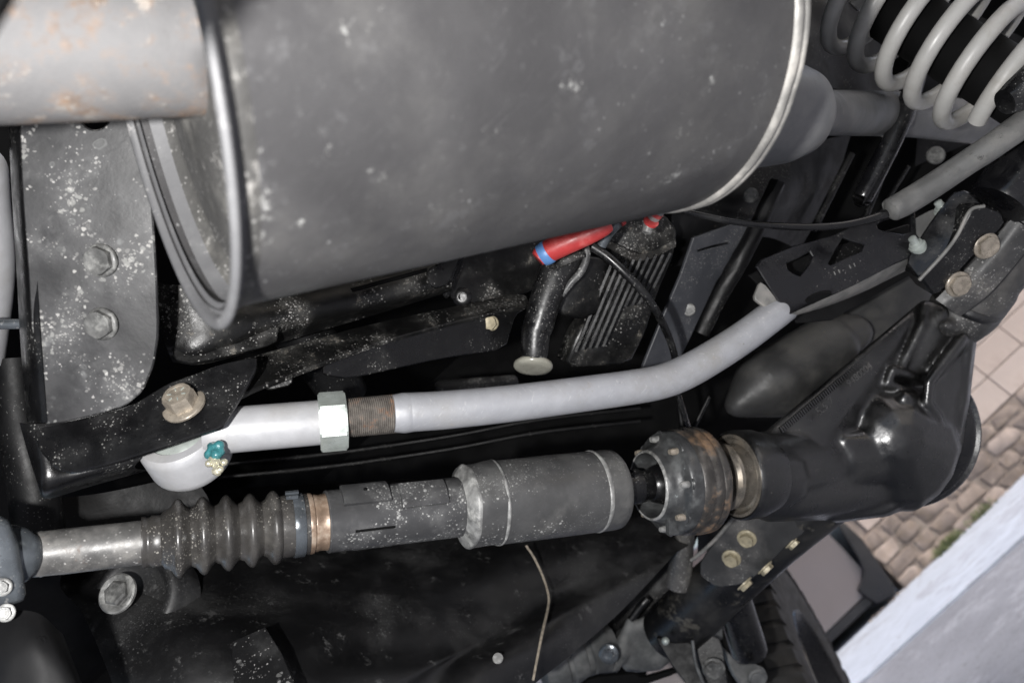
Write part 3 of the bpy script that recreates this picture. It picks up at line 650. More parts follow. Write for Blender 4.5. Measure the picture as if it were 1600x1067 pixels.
build('end_gusset', mb, m_lip, arm)
gf = thing('grease_fitting', 'small brass grease fitting in a blob of teal grease under the frame mount', 'grease fitting', P(336, 712, .635))
mb = MB(); 
for x, y, d, r in ((334, 702, .632, 10), (326, 710, .63, 8), (342, 696, .632, 9), (338, 710, .628, 9), (346, 706, .63, 6), (330, 697, .634, 7)): ball(mb, P(x, y, d), r / FPX * d, 12)
build('grease', mb, m_teal, gf, remesh=.0012, smi=3)
mb = MB(); A_ = P(336, 722, .628); lathe(mb, A_, P(341, 742, .622), [(-.004, .0045), (.002, .0045), (.003, .003), (.006, .0028), (.007, .0042), (.009, .0042), (.0115, .002)], 16); build('nipple', mb, m_brass, gf)
for x, y in ((326, 724), (350, 722), (344, 733)):
    mb = MB(); ball(mb, P(x, y, .624), .0030, 10); build('ball', mb, m_brass, gf, 180)

# ------------------------------------------------------------------ prop shaft
SA, SB = P(100, 861, .62), P(1180, 739, .875)
sh = thing('prop_shaft', 'dusty steel prop shaft with ribbed rubber boot, dotted sleeve and wide drum', 'drive shaft', SA + (SB - SA) * .4)
mb = MB(); lpx(mb, SA, SB, [(-80, 38), (44, 37.5), (45, 34), (60, 34.5), (64, 35.5), (68, 34.5), (100, 35), (225, 34)], 64, jitter=.0003); build('shaft_tube', mb, m_shaft, sh)
bt = [(222, 33), (222, 39.5), (226, 40), (230, 37.5), (235, 37.5), (238, 40), (252, 39)]
pk = [(279, 61), (317.5, 60), (355, 58.5), (392, 57), (428, 57)]; vl = [(298, 44), (336, 43), (373, 42), (409.5, 41)]
seq = [(254, 41), (256, 44)]
for i, (x, r) in enumerate(pk):
    seq += [(x - 12, r - 12), (x - 7, r - 4.5), (x - 3, r - .8), (x + 1, r), (x + 5, r - 2.0), (x + 10, r - 9)]
    if i < 4: vx, vr = vl[i]; seq += [(vx - 3, vr + 2), (vx, vr), (vx + 3, vr + 2)]
seq += [(450, 48), (458, 47), (480, 46.5), (480, 42)]
mb = MB(); lpx(mb, SA, SB, bt + seq, 72, jitter=.0004); build('rubber_boot', mb, m_boot, sh, 50)
mb = MB(); lpx(mb, SA, SB, [(456, 46), (456, 49.5), (457, 50), (472, 49.5), (473, 49), (473, 46)], 64, cap=False); cl = build('boot_clamp', mb, m_clamp, sh, 30)
a_, u_, v_ = frame(SB - SA); v_ = -v_ if v_.y < 0 else v_
def onS(x, th, rpx):
    t = onaxis(SA, SB, x); p = SA + a_ * t; return p + (u_ * math.cos(R(th)) + v_ * math.sin(R(th))) * rpx / FPX * -p.z
c_ = onS(455, 70, 53); rd = (u_ * math.cos(R(70)) + v_ * math.sin(R(70))); mb = MB()
boxc(mb, c_, (a_, rd, a_.cross(rd)), (.010, .003, .007)); boxc(mb, c_ + rd * .003, (a_, rd, a_.cross(rd)), (.011, .002, .003)); build('clamp_lug', mb, m_clamp, cl, 0)
mb = MB(); lpx(mb, SA, SB, [(478, 42), (479, 46), (483, 47), (487, 46.5), (489, 44), (492, 44.5), (496, 43.2), (500, 43), (506, 43.5), (510, 44.5), (514, 45), (515, 43)], 64, cap=False); build('rust_ring', mb, m_rust, sh, 40)
mb = MB(); lpx(mb, SA, SB, [(508, 40), (509, 47.5), (511, 48.5), (514, 48), (560, 47.6), (650, 46.8), (735, 46)], 72, jitter=.0002); build('sleeve', mb, m_slv, sh)
mb = MB(); patch(mb, SA, SB, 531, 603, 36, 84, 46.5, 55); pd_ = build('pad', mb, m_slv, sh, 40)
mb = MB(); ball(mb, onS(567, 62, 53.5), .0022, 10); build('dimple', mb, m_void, pd_, 180)  # black ball gives the shade of a dimple by colour
mb = MB(); patch(mb, SA, SB, 618, 688, 20, 68, 46, 54); pd_ = build('pad', mb, m_slv, sh, 40)
mb = MB(); ball(mb, onS(655, 46, 52.5), .0022, 10); build('dimple', mb, m_torn, pd_, 180)
mb = MB(); patch(mb, SA, SB, 545, 608, -14, -9, 46.0, 47.9); build('slot_shade', mb, m_void, sh, 40)  # thin black pad stands for the shade inside a slot
mb = MB(); patch(mb, SA, SB, 545, 608, -70, -15, 46.8, 48.6); build('patch', mb, m_slv, sh, 40)
# torn collar and drum
mb = MB(); mm = []
for x, r in ((716, 46), (720, 52), (723, 58), (727, 62.5), (734, 64.5), (746, 65), (760, 65.5), (772, 65.5)): mm.append((x, r))
lpx(mb, SA, SB, mm, 72, jitter=.0022); build('torn_collar', mb, m_torn if False else m_drum, sh, 60)
mb = MB(); lpx(mb, SA, SB, [(715, 47), (717, 50), (720, 55), (723, 61), (726, 64.6), (729, 65.6), (732, 64.6)], 72, cap=False, jitter=.003); build('weld_bead', mb, m_torn, sh, 60)
mb = MB(); lpx(mb, SA, SB, [(769, 64), (770, 66.2), (772, 66.8), (774, 66.2), (775, 64)], 72, cap=False, jitter=.0006); build('weld_bead', mb, m_torn, sh, 60)
mb = MB(); lpx(mb, SA, SB, [(770, 62), (772, 64.5), (860, 64), (930, 62.6), (950, 62), (957, 61), (961, 57), (961, 30)], 96); build('drum', mb, m_drum, sh)
mb = MB(); lpx(mb, SA, SB, [(923, 62), (924, 63.4), (926.5, 63.9), (929, 63.4), (930, 62)], 72, cap=False, jitter=.0005); build('weld_bead', mb, m_torn, sh, 60)
# yoke and constant-velocity joint
cv = thing('shaft_joint', 'rusty flanged joint of the shaft with a ring of small bolts, beside the casting', 'shaft joint', SA + a_ * onaxis(SA, SB, 1070))
mb = MB(); lpx(mb, SA, SB, [(950, 24), (962, 26), (985, 27), (997, 27), (1000, 23), (1014, 23), (1018, 27), (1036, 33), (1056, 40), (1066, 36)], 48); build('yoke_sleeve', mb, m_hose, cv, 40)
mb = MB(); lpx(mb, SA, SB, [(960, 34), (961, 38), (963, 38), (965, 30)], 48); build('rust_band', mb, m_rust, cv, 40)
prof_ = [(1085, 10), (1080, 34), (1050, 46), (1022, 50), (1014, 51.5), (1013, 53.5), (1015, 55.5), (1022, 58), (1030, 61), (1034, 68), (1036, 76), (1038, 78.5), (1042, 80), (1052, 80.5), (1056, 79)]
mb = MB(); lpx(mb, SA, SB, prof_, 96, cap=False); build('cup', mb, m_cv, cv, 40)
mb = MB(); lpx(mb, SA, SB, [(1012, 50.5), (1011, 52), (1012, 54), (1014, 55), (1017, 54)], 72, cap=False, jitter=.0004); build('cup_lip', mb, m_torn, cv, 60)
mb = MB(); lpx(mb, SA, SB, [(1053, 79), (1056, 82), (1066, 82.5), (1069, 81), (1071, 81), (1073, 83), (1079, 83.5), (1081, 82), (1083, 81.5), (1085, 83), (1092, 82), (1096, 78), (1099, 70), (1101, 62), (1101, 20)], 96, cap=False); build('cup_ring', mb, m_cvr, cv, 40)
for k in range(8):
    th = 8 + k * 45
    c_ = onS(1040, th, 69); mb = MB()
    lathe(mb, c_ - a_ * .008, c_ + a_ * .001, [(-.0045, .0026), (-.0015, .0034), (-.0005, .0036), (.0015, .0036), (.006, .0038), (.009, .0040)], 12, cap=True)
    bb = build('bolt', mb, m_bolt if k % 2 else m_torn, cv, 40)
    mb = MB(); lathe(mb, c_ + a_ * .0, c_ + a_ * .01, [(-.001, .0085), (-.0025, .0076), (-.0022, .0062), (.003, .0052)], 20, cap=False); build('bolt_seat', mb, m_cv, bb, 40)
mb = MB(); c_ = onS(1030, -60, 66); boxc(mb, c_, (a_, u_, v_), (.012, .006, .018)); build('web_rib', mb, m_cv, cv, 0)

# ------------------------------------------------------------------ left: yoke end and covers
yk = thing('shaft_yoke', 'bright steel yoke end of the shaft at the left picture edge', 'shaft yoke', P(0, 890, .57))
mb = MB(); tpx(mb, [(-90, 905, .60, 66), (-20, 880, .595, 60), (14, 872, .60, 54), (26, 870, .602, 48), (30, 870, .604, 38)], 48, 4); build('yoke', mb, m_clamp, yk, 60)
mb = MB(); plate(mb, Plane((0, 820, .565), (30, 830, .57), (0, 940, .565)), [(-80, 800), (8, 812), (24, 850), (34, 905), (38, 945), (-80, 960)], .012, bev=.004, rnd=2); build('yoke_ear', mb, m_clamp, yk, 60)
for x, y in ((4, 917), (9, 957)): bolt(yk, P(x, y, .562), (VIEW + Vector((.3, .2, 0))).normalized(), .0048, m_brass if False else m_torn, flange=1.3, h=.005)
cvr = thing('dark_cover', 'smooth black plastic cover in the lower left corner', 'cover', P(30, 1040, .56))
mb = MB(); sheet(mb, [[(-80, 935, .60), (10, 950, .585), (60, 958, .585), (92, 985, .60), (98, 990, .65)],
                      [(-80, 1000, .58), (10, 1010, .562), (70, 1015, .562), (112, 1040, .58), (118, 1042, .65)],
                      [(-80, 1100, .57), (20, 1100, .55), (85, 1100, .55), (138, 1110, .57), (145, 1110, .65)]], 8, 8, .004)
build('cover', mb, m_smooth, cvr, 60)
for x, y in ((62, 1003), (80, 1050)):
    mb = MB(); c_ = P(x, y, .566); lathe(mb, c_, c_ + Vector((.002, .002, .01)), [(-.002, .0042), (.0006, .004), (.0012, .0034), (.0006, .0028), (-.001, .0026)], 20); build('dimple', mb, m_smooth, cvr, 60)
# rusty tube behind the bracket
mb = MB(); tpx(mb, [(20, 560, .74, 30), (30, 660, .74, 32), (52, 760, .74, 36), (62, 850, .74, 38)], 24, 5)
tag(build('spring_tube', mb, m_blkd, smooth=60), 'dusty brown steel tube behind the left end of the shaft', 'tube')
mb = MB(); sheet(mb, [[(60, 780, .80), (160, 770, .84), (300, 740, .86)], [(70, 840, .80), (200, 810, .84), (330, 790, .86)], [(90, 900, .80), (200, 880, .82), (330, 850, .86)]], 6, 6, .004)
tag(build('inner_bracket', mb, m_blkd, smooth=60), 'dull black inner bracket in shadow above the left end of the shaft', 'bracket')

for i_, (y_, dd_) in enumerate(((742, 1.22), (722, 1.25))):
    mb = MB(); tpx(mb, [(340, y_ + 4, dd_ - .05, 3.2), (520, y_ - 14, dd_, 3.2), (700, y_ - 40, dd_ + .02, 3.2), (840, y_ - 66, dd_ + .03, 3.2), (1000, y_ - 84, dd_ + .05, 3.2)], 12, 5)
    tag(build('fuel_line', mb, m_dkdust, smooth=60), ('lower' if i_ == 0 else 'upper') + ' of two thin dull lines in the black gap between silver arm and shaft', 'pipe', 'thin lines between silver arm and shaft')
# ------------------------------------------------------------------ plastic tray below the shaft
tr = thing('plastic_tray', 'broad black plastic tray with scuffs, a square patch and a folded right side', 'tray', P(600, 950, .92))
rows = [
 [(240, 770, 1.30), (400, 760, 1.36), (600, 750, 1.40), (800, 745, 1.44), (950, 740, 1.45), (1000, 740, 1.46), (1060, 750, 1.46)],
 [(150, 850, .96), (380, 850, .98), (600, 850, 1.03), (790, 850, 1.08), (930, 840, 1.13), (1000, 822, 1.16), (1078, 838, 1.19)],
 [(94, 905, .83), (330, 930, .84), (560, 950, .88), (740, 950, .95), (880, 925, 1.03), (960, 905, 1.05), (1052, 868, 1.10)],
 [(130, 960, .79), (360, 985, .78), (560, 1015, .83), (690, 1015, .88), (790, 985, .94), (850, 975, .95), (975, 950, 1.03)],
 [(165, 1040, .75), (380, 1050, .74), (550, 1055, .79), (630, 1062, .82), (700, 1040, .87), (780, 1030, .88), (905, 1012, .97)],
 [(190, 1110, .73), (400, 1110, .72), (540, 1110, .76), (600, 1112, .80), (660, 1100, .83), (740, 1090, .84), (835, 1068, .92)]]
mb = MB(); sheet(mb, rows, 9, 9, .004, .006, 11); build('tray', mb, m_plast, tr, 60)
c_ = P(187, 928, .79); nn_ = (VIEW + Vector((-.22, .52, 0))).normalized()
mb = MB(); lathe(mb, c_ - nn_ * .03, c_ + nn_ * .01, [(-.03, .052), (.004, .050), (.010, .046), (.011, .042), (.008, .036), (-.002, .028), (-.003, .002)], 64, cap=False); build('recess', mb, m_plast, tr, 60)
c2 = c_ + nn_ * .002
mb = MB(); lathe(mb, c2, c2 + nn_ * .01, [(0, .0195), (.003, .0195), (.0042, .018), (.0035, .0135), (.002, .012)], 48); ws = build('washer', mb, m_torn, tr, 40)
mb = MB(); lathe(mb, c2, c2 + nn_ * .01, [(.002, .0125), (.006, .0125), (.008, .010), (.008, .006)], 6); build('bolt', mb, m_boltg, ws, 20)
mb = MB(); plate(mb, Plane((362, 1002, .738), (415, 978, .745), (400, 1080, .70)), [(361, 1003), (414, 979), (440, 1020), (468, 1085), (366, 1085)], .006, bev=.0006, rnd=0); build('patch', mb, m_patch, tr)
mb = MB(); lathe(mb, P(778, 1028, .862), P(778, 1027, .852), [(0, .006), (.001, .0055), (.0012, .002)], 16); build('push_rivet', mb, m_boltg, tr, 40)
mb = MB(); tpx(mb, [(822, 852, 1.0, 1.9), (835, 872, 1.0, 1.9), (849, 902, .985, 2.0), (857, 930, .965, 2.1), (856, 950, .945, 2.2), (848, 985, .90, 2.4), (841, 1020, .875, 2.2), (833, 1062, .85, 2.2)], 10, 8)
tag(build('cord', mb, m_cord, smooth=60), 'thin cream cord hanging across the black plastic tray', 'cord')

# ------------------------------------------------------------------ axle
ax = thing('axle_casting', 'glossy black cast axle differential housing with ribs and a round rear cover', 'axle', P(1370, 690, 1.0))
mb = MB()
spheres_hull(mb, [(1174, 738, .888, .046), (1205, 740, .90, .044)])
spheres_hull(mb, [(1180, 737, .892, .044), (1215, 734, .915, .042), (1335, 708, .985, .042)])
spheres_hull(mb, [(1382, 682, .962, .060), (1362, 658, .962, .042), (1408, 694, .985, .066), (1398, 728, .985, .058), (1420, 668, 1.005, .054)])
spheres_hull(mb, [(1318, 690, .920, .010), (1330, 715, .920, .012), (1332, 742, .925, .012), (1385, 705, .955, .04)])
spheres_hull(mb, [(1404, 700, 1.02, .066), (1440, 655, 1.04, .060)])
spheres_hull(mb, [(1176, 790, .885, .012), (1196, 776, .882, .018), (1245, 784, .902, .018), (1328, 768, .935, .018), (1400, 770, .975, .016), (1432, 764, .99, .012), (1300, 800, .965, .010), (1200, 802, .915, .010), (1395, 740, 1.0, .04), (1300, 760, .985, .03)])
spheres_hull(mb, [(1205, 676, .905, .006), (1300, 600, .94, .006), (1444, 476, .975, .006), (1462, 540, 1.0, .010), (1395, 600, .985, .014), (1318, 662, .955, .022), (1250, 702, .922, .024), (1300, 670, 1.0, .03), (1420, 580, 1.04, .03)])
spheres_hull(mb, [(1444, 476, .965, .006), (1440, 510, .955, .006), (1408, 580, .955, .007), (1440, 575, .955, .008), (1470, 560, .965, .010), (1495, 520, .965, .012), (1470, 490, .955, .012), (1470, 540, 1.0, .03)])
spheres_hull(mb, [(1451, 596, .935, .0045), (1448, 630, .935, .0045), (1462, 648, .94, .0045), (1470, 685, .945, .0045), (1462, 732, .95, .0045), (1513, 527, .965, .0045), (1502, 620, .97, .0045), (1489, 700, .97, .0045), (1462, 752, .968, .0045), (1475, 640, 1.02, .02)])
spheres_hull(mb, [(1451, 596, .935, .0045), (1502, 528, .940, .0045), (1513, 527, .955, .0045), (1480, 560, .975, .010)])
for a_, b_ in (((1451, 596, .928), (1448, 630, .928)), ((1448, 630, .928), (1464, 650, .932)), ((1464, 650, .932), (1471, 688, .938)), ((1471, 688, .938), (1463, 732, .943)), ((1463, 732, .943), (1434, 772, .952)), ((1434, 772, .952), (1380, 797, .952)), ((1380, 797, .952), (1300, 807, .945)), ((1451, 596, .928), (1504, 526, .934)),
    ((1514, 527, .955), (1503, 620, .960)), ((1503, 620, .960), (1490, 700, .962)), ((1490, 700, .962), (1455, 764, .965)), ((1444, 478, .958), (1440, 510, .950)), ((1440, 510, .950), (1404, 582, .950)), ((1395, 578, .94), (1386, 600, .94)), ((1386, 600, .94), (1424, 612, .945)), ((1395, 578, .94), (1425, 588, .945))):
    spheres_hull(mb, [(*a_, .0056), (*b_, .0056), (a_[0] + 6, a_[1] + 4, a_[2] + .02, .005), (b_[0] + 6, b_[1] + 4, b_[2] + .02, .005)])
spheres_hull(mb, [(1413, 622, .930, .009), (1430, 640, .965, .02)])
build('housing', mb, m_cast, ax, remesh=.0024, smi=11)
mb = MB(); spheres_hull(mb, [(1478, 520, .985, .030), (1505, 486, .97, .041), (1535, 445, .952, .041)]); spheres_hull(mb, [(1478, 508, .932, .006), (1482, 512, .95, .012)])
build('neck', mb, m_tube, ax, remesh=.0034, smi=7)
mb = MB(); c_ = P(1402, 672, 1.07); n_ = Vector((.76, -.12, -.64)).normalized()
lathe(mb, c_ - n_ * .03, c_, [(0, .086), (.012, .098), (.016, .101), (.019, .101), (.020, .098), (.026, .098), (.028, .103), (.032, .103), (.036, .094), (.05, .07), (.055, .02)], 96); build('rear_cover', mb, m_strut, ax, 40)
mb = MB()
for k in range(60):
    t = k / 59; p = P(1218 + (1402 - 1218) * t, 672 + (518 - 672) * t, .898 + (.962 - .898) * t); d = (P(1402, 518, .962) - P(1218, 672, .898)).normalized(); f_ = frame(d); boxc(mb, p + f_[1] * .004, f_, (.0022, .003, .007))
build('cast_ridge', mb, m_cast, ax, 0)
# cast lettering: raised characters too small to read
for txt, x, y, dd, sz in (('5.5.7', 1290, 640, .908, .014), ('9480004', 1343, 590, .925, .012)):
    cu = bpy.data.curves.new('t', 'FONT'); cu.body = txt; cu.size = sz; cu.extrude = .0008; cu.align_x = 'CENTER'
    to = bpy.data.objects.new('t', cu); C.objects.link(to); dg = bpy.context.evaluated_depsgraph_get()
    me = bpy.data.meshes.new_from_object(to.evaluated_get(dg)); bpy.data.objects.remove(to)
    d = (P(1402, 518, .962) - P(1218, 672, .898)).normalized(); f_ = frame(d); up_ = f_[2] if f_[2].y > 0 else -f_[2]; nz_ = d.cross(up_)
    mb = MB(); mb.add([P(x, y, dd) + d * v.co.x + up_ * v.co.y + nz_ * (v.co.z + .003) for v in me.vertices], [tuple(p.vertices) for p in me.polygons])
    build('cast_mark', mb, m_tube, ax, 0)
mb = MB(); lpx(mb, SA, SB, [(1122, 34), (1124, 46), (1128, 51), (1132, 52), (1136, 50), (1142, 48), (1150, 50), (1152, 55), (1145, 60), (1146, 64), (1150, 66), (1154, 62), (1158, 60)], 80, cap=False); build('oil_seal', mb, m_seal, ax, 30)
mb = MB(); lpx(mb, SA, SB, [(1160, 54), (1158, 60), (1147, 64), (1146, 67), (1149, 69.5), (1154, 70), (1175, 68), (1195, 60)], 80, cap=False); build('nose_ring', mb, m_cast, ax, 40)
mb = MB(); lpx(mb, SA, SB, [(1090, 40), (1100, 42), (1118, 42), (1122, 36), (1175, 36)], 40); build('pinion_shaft', mb, m_hose, ax, 40)
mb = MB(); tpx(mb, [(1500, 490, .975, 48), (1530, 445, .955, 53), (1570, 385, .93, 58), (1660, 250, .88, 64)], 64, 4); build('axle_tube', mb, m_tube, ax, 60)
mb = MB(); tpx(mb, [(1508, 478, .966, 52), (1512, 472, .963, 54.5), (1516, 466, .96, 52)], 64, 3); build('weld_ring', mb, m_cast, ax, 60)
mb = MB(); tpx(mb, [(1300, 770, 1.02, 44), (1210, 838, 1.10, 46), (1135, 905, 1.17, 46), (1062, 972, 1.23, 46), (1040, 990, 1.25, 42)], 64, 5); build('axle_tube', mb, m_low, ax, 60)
for x, y, d in ((1548, 455, .895), (1590, 455, .89)): pass

mt_ = thing('axle_mount', 'black folded saddle mount with plated bolts clamped over the axle tube', 'mount', P(1490, 400, .86))
pA = Plane((1416, 403, .855), (1510, 297, .835), (1440, 436, .845)); pB = Plane((1438, 436, .845), (1538, 324, .82), (1460, 466, .86))
mb = MB(); plate(mb, pA, [(1414, 408), (1450, 352), (1488, 300), (1510, 296), (1538, 322), (1516, 328), (1497, 366), (1476, 396), (1437, 437)], .02, bev=.0015); build('left_face', mb, m_strut, mt_)
mb = MB(); plate(mb, pB, [(1438, 434), (1478, 394), (1499, 364), (1518, 328), (1540, 321), (1566, 331), (1572, 350), (1520, 402), (1462, 466)], .03, bev=.002); build('right_face', mb, m_blk, mt_)
mb = MB(); tpx(mb, [(1436, 438, .84, 3), (1476, 395, .83, 3), (1497, 366, .826, 3), (1516, 329, .82, 3), (1538, 322, .82, 3)], 8, 5); build('folded_lip', mb, m_lip, mt_, 60)
mb = MB(); sheet(mb, [[(1462, 468, .875), (1500, 430, .865), (1545, 385, .852), (1582, 340, .84)], [(1480, 480, .872), (1520, 445, .858), (1562, 400, .846), (1600, 352, .835)], [(1500, 495, .885), (1545, 460, .865), (1585, 415, .855), (1625, 365, .84)]], 5, 5, .004); build('clamp_plate', mb, m_tube, mt_, 60)
nb = (VIEW + Vector((.12, -.35, 0))).normalized()
bolt(mt_, P(1541, 384, .842), nb, .0118, m_bolt, h=.007, flange=1.2); bolt(mt_, P(1497, 444, .856), nb, .0118, m_bolt, h=.007, flange=1.2)
for x, y in ((1470, 323), (1430, 379)):
    mb = MB(); A_ = P(x, y, .85); d = Vector((-.66, .60, .42)).normalized(); lathe(mb, A_ - d * .012, A_, [(0, .0085), (.005, .009), (.008, .009), (.009, .0072), (.011, .0070), (.0115, .0045), (.019, .0042), (.020, .002)], 20); build('stud', mb, m_nut, mt_, 40)
mb = MB(); sheet(mb, [[(1424, 345, .875), (1452, 330, .875), (1468, 325, .87)], [(1428, 372, .87), (1450, 362, .865), (1470, 345, .86)], [(1420, 385, .87), (1438, 388, .865), (1455, 372, .86)]], 4, 4, .003); build('tongue', mb, m_rub, mt_, 60)

br = thing('arm_bracket', 'black welded arm bracket with cut triangular windows at the end of the silver arm', 'bracket', P(1310, 420, .86))
pk_ = Plane((1185, 415, .825), (1420, 335, .865), (1235, 490, .82))
mb = MB(); plate(mb, pk_, [(1182, 416), (1190, 405), (1240, 384), (1300, 368), (1384, 330), (1430, 326), (1434, 398), (1400, 412), (1330, 448), (1262, 478), (1232, 492), (1226, 486)], .0035,
  holes=[[(1229, 411), (1250, 402), (1266, 393), (1270, 400), (1264, 414), (1250, 431), (1240, 427), (1231, 421)], [(1295, 412), (1305, 392), (1318, 371), (1330, 376), (1350, 382), (1346, 392), (1330, 399), (1298, 414)], [(1371, 352), (1376, 347), (1396, 340), (1424, 331), (1424, 362), (1412, 366), (1378, 360), (1372, 357)]], bev=.001, rnd=0)
build('side_plate', mb, m_strut, br)
mb = MB(); sheet(mb, [[(1232, 492, .82), (1262, 478, .824), (1330, 448, .838), (1400, 412, .852), (1432, 398, .858)], [(1240, 494, .835), (1270, 484, .84), (1335, 456, .853), (1402, 422, .868), (1432, 408, .873)], [(1246, 489, .86), (1282, 482, .865), (1345, 458, .88), (1406, 428, .89), (1432, 416, .895)]], 5, 4, .003); build('lower_flange', mb, m_lip, br, 60)
mb = MB(); tb_ = Plane((1232, 492, .812), (1432, 398, .85), (1246, 489, .845)); plate(mb, tb_, circ(1280, 466, 22, 7, 20, -.35), .002, rnd=0); build('hole_shade', mb, m_void, br, 0)  # black oval plate gives the shade of a hole by colour
for x in (1304, 1328):
    for dx in (0, 7):
        mb = MB(); y_ = 427 - (x + dx - 1304) * .42; boxc(mb, pk_.at(x + dx, y_) , (frame(P(1330, 400, 1) - P(1304, 411, 1))), (.0012, .001, .004)); build('stamp_mark', mb, m_rub, br, 0)
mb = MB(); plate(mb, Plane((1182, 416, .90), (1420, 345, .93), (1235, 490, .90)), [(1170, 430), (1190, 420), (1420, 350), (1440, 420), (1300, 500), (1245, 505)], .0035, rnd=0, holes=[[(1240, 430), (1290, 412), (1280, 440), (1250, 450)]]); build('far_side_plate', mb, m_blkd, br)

bc = thing('shield_cover', 'dull dark rounded cover between the silver arm bracket and the axle casting', 'cover', P(1240, 580, 1.06))
mb = MB(); spheres_hull(mb, [(1152, 632, 1.04, .018), (1200, 595, 1.05, .045), (1215, 605, 1.05, .042)]); spheres_hull(mb, [(1215, 590, 1.05, .045), (1290, 545, 1.07, .044), (1280, 560, 1.06, .040)]); spheres_hull(mb, [(1290, 540, 1.07, .035), (1335, 520, 1.09, .025), (1300, 510, 1.09, .02)])
build('cover', mb, m_cover, bc, remesh=.005, smi=8)
mb = MB(); spheres_hull(mb, [(1290, 500, 1.14, .03), (1410, 430, 1.12, .03), (1370, 520, 1.16, .03), (1440, 470, 1.14, .02)])
tag(build('sway_link', mb, m_cover, smooth=60), 'dusty grey rounded plate just behind the bracket with triangular windows', 'plate')

# ------------------------------------------------------------------ cable, sleeve, damper
cb = thing('brake_cable', 'thin black cable running into a thick grey rubber sleeve at the upper right', 'cable', P(1400, 320, .80))
mb = MB(); tpx(mb, [(1030, 318, .74, 5), (1070, 330, .745, 5), (1150, 347, .755, 5.2), (1230, 354, .765, 5.6), (1290, 354, .775, 5.8), (1340, 347, .78, 6), (1396, 330, .785, 7)], 14, 8); build('cable', mb, m_hose, cb, 60)
mb = MB(); tpx(mb, [(1388, 331, .78, 9), (1392, 329, .78, 17), (1397, 326, .78, 19), (1430, 308, .78, 20), (1500, 262, .77, 19.5), (1560, 222, .76, 20.5), (1640, 165, .75, 22)], 32, 5, jitter=.0006); build('sleeve', mb, m_rub, cb, 60)
mb = MB(); tpx(mb, [(1700, 130, .83, 50), (1566, 312, .83, 48), (1560, 320, .83, 44)], 48, 1)
tag(build('damper', mb, m_strut, smooth=40), 'black cylindrical damper end at the right picture edge below the grey sleeve', 'damper')
mb = MB(); tpx(mb, [(1640, 100, .72, 26), (1592, 146, .73, 26), (1570, 160, .73, 20)], 32, 3)
tag(build('rubber_bush', mb, m_hose, smooth=50), 'small dark rubber bush at the right picture edge above the grey sleeve', 'bush')

# ------------------------------------------------------------------ coil spring
sp = thing('coil_spring', 'pale grey painted coil spring in the upper right corner', 'coil spring', P(1440, 60, .86))
A_ = P(1351.56, -9.325, .8706); ax_ = Vector((.7837, -.83488, .48334)).normalized(); pitch = .0371179; Rr = .05927
_, u_, v_ = frame(ax_); v_ = ax_.cross(u_); mb = MB(); pts = []
n = 30
for i in range(int(-.62 * n), int(5.12 * n)):
    t = i / n; th = 2 * math.pi * t + .92749
    pts.append(A_ + ax_ * pitch * t + (u_ * math.cos(th) + v_ * math.sin(th)) * Rr)
tube(mb, pts, .0088, 18, 1); build('coil', mb, m_spring, sp, 60)

mb = MB(); tube(mb, [A_ + ax_ * .028, A_ + ax_ * .036, A_ + ax_ * .26], [.024, .032, .034], 40, 1)  # near-black core puts shade behind the front coils, hides the back ones
tag(build('bump_stop', mb, m_void, smooth=60), 'bump stop core, painted shade black, inside the pale coil spring', 'bump stop')
mb = MB(); tpx(mb, [(1440, 90, .93, 15), (1408, 190, .92, 15), (1352, 300, .93, 16), (1346, 312, .93, 12)], 30, 5)
tag(build('shock_rod', mb, m_strut, smooth=60), 'glossy black rod crossing in front of the tailpipe below the spring', 'shock absorber')
bd = thing('rear_clutter', 'dark dusty body bracket with bolts between the muffler outlet and the cable', 'bracket', P(1180, 330, 1.05))
mb = MB(); sheet(mb, [[(1050, 250, 1.0), (1150, 240, 1.02), (1250, 225, 1.1), (1330, 210, 1.2)], [(1050, 330, .98), (1150, 320, 1.0), (1240, 300, 1.08), (1300, 300, 1.2)], [(1040, 420, 1.0), (1120, 400, 1.02), (1190, 370, 1.08), (1250, 390, 1.2)]], 6, 6, .004, .01, 20); build('sheet', mb, m_dkdust, bd, 60)
bolt(bd, P(1173, 305, .985), (VIEW + Vector((-.3, 0, 0))).normalized(), .0085, m_boltg, flange=1.1, h=.004)
bolt(bd, P(1462, 243, 1.2), (VIEW + Vector((-.3, 0, 0))).normalized(), .012, m_boltg, flange=1.1, h=.004)
mb = MB(); tpx(mb, [(1215, 285, .99, 12), (1190, 340, .99, 13), (1160, 400, .99, 14), (1125, 460, 1.0, 14), (1095, 520, 1.01, 13)], 20, 5, jitter=.002); build('conduit', mb, m_dkdust, bd, 60)
for pts_ in ([(1330, 240, 1.15, 6), (1270, 360, 1.15, 6)], [(1380, 270, 1.1, 5), (1350, 345, 1.1, 5)], [(1420, 260, 1.15, 3), (1370, 340, 1.15, 3)], [(1052, 560, 1.1, 4), (1066, 668, 1.1, 4)], [(1108, 620, 1.1, 3), (1084, 668, 1.1, 3)]):
    mb = MB(); tpx(mb, pts_, 10, 1); build('rod', mb, m_dkdust, bd, 60)
mb = MB(); sheet(mb, [[(1440, -20, 1.3), (1520, 20, 1.3), (1600, 60, 1.3)], [(1440, 120, 1.3), (1500, 160, 1.3), (1600, 190, 1.3)], [(1430, 260, 1.35), (1500, 230, 1.35), (1580, 200, 1.35)]], 5, 5, .005, .01, 15)
build('spring_perch', mb, m_blkd, bd, 60)
mb = MB(); sheet(mb, [[(1210, -40, 1.05), (1300, -30, 1.08), (1390, 60, 1.12)], [(1240, 60, 1.0), (1300, 90, 1.05), (1380, 140, 1.1)], [(1250, 120, 1.0), (1310, 140, 1.05), (1390, 150, 1.1)]], 6, 6, .005, .015, 20)
build('spring_seat', mb, m_dkdust, bd, 60)
